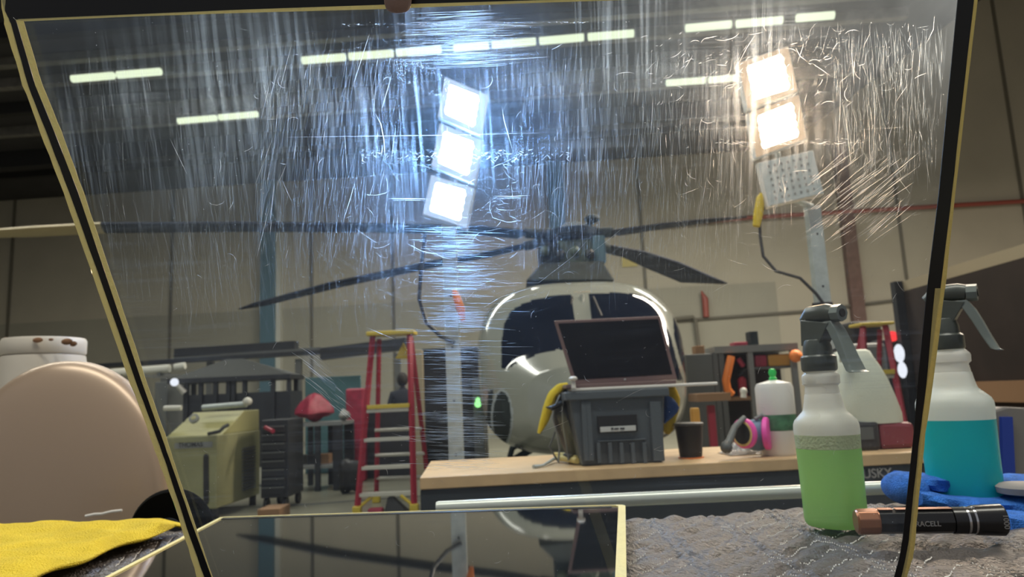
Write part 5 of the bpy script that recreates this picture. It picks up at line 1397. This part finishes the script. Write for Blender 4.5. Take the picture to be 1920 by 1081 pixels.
# band of chips crossing behind the cool lamp
for _ in range(520):
    x = min(max(rs_.gauss(860, 110), 680), 1065); y = 292 + rs_.gauss(0, 7) + (x - 860) * .0
    line(x, y, rs_.uniform(2, 9), rs_.uniform(-.9, .9), rs_.uniform(.8, 1.6), rs_.random() < .45)
for _ in range(200):
    x = rs_.uniform(1340, 1620); line(x, 268 + rs_.gauss(0, 3), rs_.uniform(2, 12), rs_.gauss(0, .2), rs_.uniform(.6, 1.3), rs_.random() < .4)
for _ in range(420):
    x = rs_.uniform(640, 1560); y = 38 - (x - 640) * .012 + rs_.gauss(0, 1.2); line(x, y + 8, rs_.uniform(1.5, 7), rs_.gauss(0, .4), rs_.uniform(.7, 1.4), rs_.random() < .3)
# smear shaped like a leaf at the top of the cool lamp
for _ in range(650):
    a = rs_.uniform(0, 2 * math.pi); rr = rs_.gauss(1, .16); x = 795 + 48 * rr * math.cos(a); y = 150 + 26 * rr * math.sin(a) + (x - 795) * .35
    if y < 172 + (x - 795) * .5: line(x, y, rs_.uniform(1, 5), rs_.uniform(0, 3.1), rs_.uniform(.6, 1.3), rs_.random() < .25)
# dust specks
for _ in range(500):
    x = rs_.uniform(80, 1780); y = rs_.uniform(40, 1075); line(x, y, rs_.uniform(.8, 2.5), rs_.uniform(0, 3.1), rs_.uniform(.8, 1.6), True)
field(500, 330, 760, 100, 600, hp - .05, .16, 30, 130, .4, .8, .0)
field(420, 960, 1390, 110, 560, hp + .04, .08, 15, 95, .4, .8, .0)
for pth in ([(1747, 545), (1735, 640), (1722, 760), (1715, 830)], [(1744, 545), (1732, 640), (1719, 760)]): stroke(pth, .9, True)
# single marks one can find in the photo
for pth, w_ in (([(540, 257), (700, 255), (850, 253), (1012, 249)], .9), ([(704, 213), (714, 232), (720, 262), (722, 300)], 2.2), ([(687, 613), (712, 624), (740, 635)], 2.2),
                ([(727, 372), (770, 372), (806, 373)], 1.8), ([(731, 375), (770, 375), (806, 376)], 1.0), ([(925, 367), (960, 368), (996, 366)], 1.6), ([(926, 371), (960, 371), (992, 371)], .9), ([(926, 393), (963, 394)], 1.8), ([(930, 396), (955, 397)], .9),
                ([(919, 370), (918, 392), (924, 408), (950, 416), (985, 413)], .7), ([(763, 456), (790, 470), (830, 480)], 1.6), ([(800, 466), (830, 482), (848, 486)], 1.6), ([(760, 580), (781, 585)], 1.4), ([(747, 497), (761, 503)], 1.4), ([(870, 500), (930, 530), (1010, 530), (1075, 480), (1110, 440)], .6),
                ([(905, 577), (940, 556), (1000, 538)], 1.4), ([(912, 585), (950, 565), (1010, 548)], 1.1), ([(1100, 480), (1140, 450), (1170, 425)], .7),
                ([(1610, 243), (1690, 239)], 1.2), ([(1640, 240), (1692, 238)], .9), ([(1600, 263), (1630, 263)], 1.1), ([(1682, 283), (1718, 286)], .9), ([(1576, 150), (1575, 210), (1572, 266)], .9), ([(1705, 215), (1706, 250), (1703, 283)], .9), ([(1752, 30), (1750, 55), (1737, 82)], 1.2),
                ([(1383, 122), (1400, 90), (1418, 62)], 1.2), ([(1492, 90), (1500, 105), (1512, 114)], 1.6), ([(1522, 118), (1540, 130), (1558, 143)], 1.2), ([(870, 210), (878, 235), (884, 260)], .9), ([(941, 200), (945, 225), (952, 250), (960, 278)], 1.4), ([(943, 207), (952, 190)], 1.0), ([(1004, 340), (1010, 355), (1012, 380)], .8),
                ([(1095, 703), (1098, 711), (1106, 716)], 1.3), ([(1158, 752), (1190, 735), (1250, 710)], .7), ([(1008, 812), (1050, 795), (1066, 788)], .7), ([(1248, 843), (1238, 845), (1226, 842), (1240, 836)], 1.0), ([(520, 842), (526, 846)], 1.2), ([(843, 824), (846, 829)], 4.0), ([(1070, 914), (1073, 915)], 3.0), ([(735, 812), (780, 824), (830, 830)], 1.1), ([(745, 796), (790, 802), (840, 808)], 1.1)):
    stroke(pth, w_, True)
for i in range(3):
    stroke([(726 + i * 14, 668 + i * 4), (742 + i * 13, 674 + i * 3)], 6, False); 
a_ = sf.build('scratches', 'scr_f', win); a_['kind'] = 'stuff'; a_['label'] = 'fine pale scratches'
a_ = sg_.build('scratches', 'scr_g', win); a_['kind'] = 'stuff'; a_['label'] = 'level scratches glinting above and below the cool lamp'
a_ = sd_.build('scratches', 'scr_s', win); a_['kind'] = 'stuff'; a_['label'] = 'deep white scratches and specks'

# ================================================================== the hand that holds the window from above
tip = W_(746, 42, .0085); mid = W_(745, 8, .0115)
upw = (W_(745, -60) - W_(745, 30)).normalized()
edge = W_(750, -62, .010)
knu = edge + upw * .018 + pn * -.006 + V((.004, 0, 0))
kn2 = knu + V((.012, .018, .030)); palm = kn2 + V((.025, .030, .035)); wrist = palm + V((.03, .05, .065)); fore = wrist + V((.06, .10, .20))
hand = thing('hand', 'hand reaching from above, one fingertip pressed on the window top', 'hand', fore)
J = [palm, kn2, knu, edge, mid, tip + upw * .006]
E = [(0, 1), (1, 2), (2, 3), (3, 4), (4, 5)]
RD = [.021, .014, .0112, .0112, .0108, .0082]
def addch(start, pts, rads):
    i0 = start
    for p, r_ in zip(pts, rads):
        J.append(p); RD.append(r_); E.append((i0, len(J) - 1)); i0 = len(J) - 1
J.append(wrist); RD.append(.024); E.append((0, 6)); J.append(fore); RD.append(.032); E.append((6, 7))
for k_, (dxx, ln) in enumerate(((.021, 1.05), (.041, 1.0), (.060, .85))):
    b0_ = palm + V((dxx, .004, -.006 + .002 * k_))
    addch(0, [b0_, b0_ + V((.001, -.012 * ln, -.020 * ln)), b0_ + V((.001, -.020 * ln, -.038 * ln)), b0_ + V((.0, -.012 * ln, -.054 * ln))], [.012, .0095, .0088, .0072])
addch(0, [palm + V((-.026, .006, .002)), palm + V((-.042, .002, -.014)), palm + V((-.050, .0, -.036))], [.014, .010, .0085])
skinbody('fingers_and_palm', J, E, RD, 'skin', hand, root_=0, sub=2)
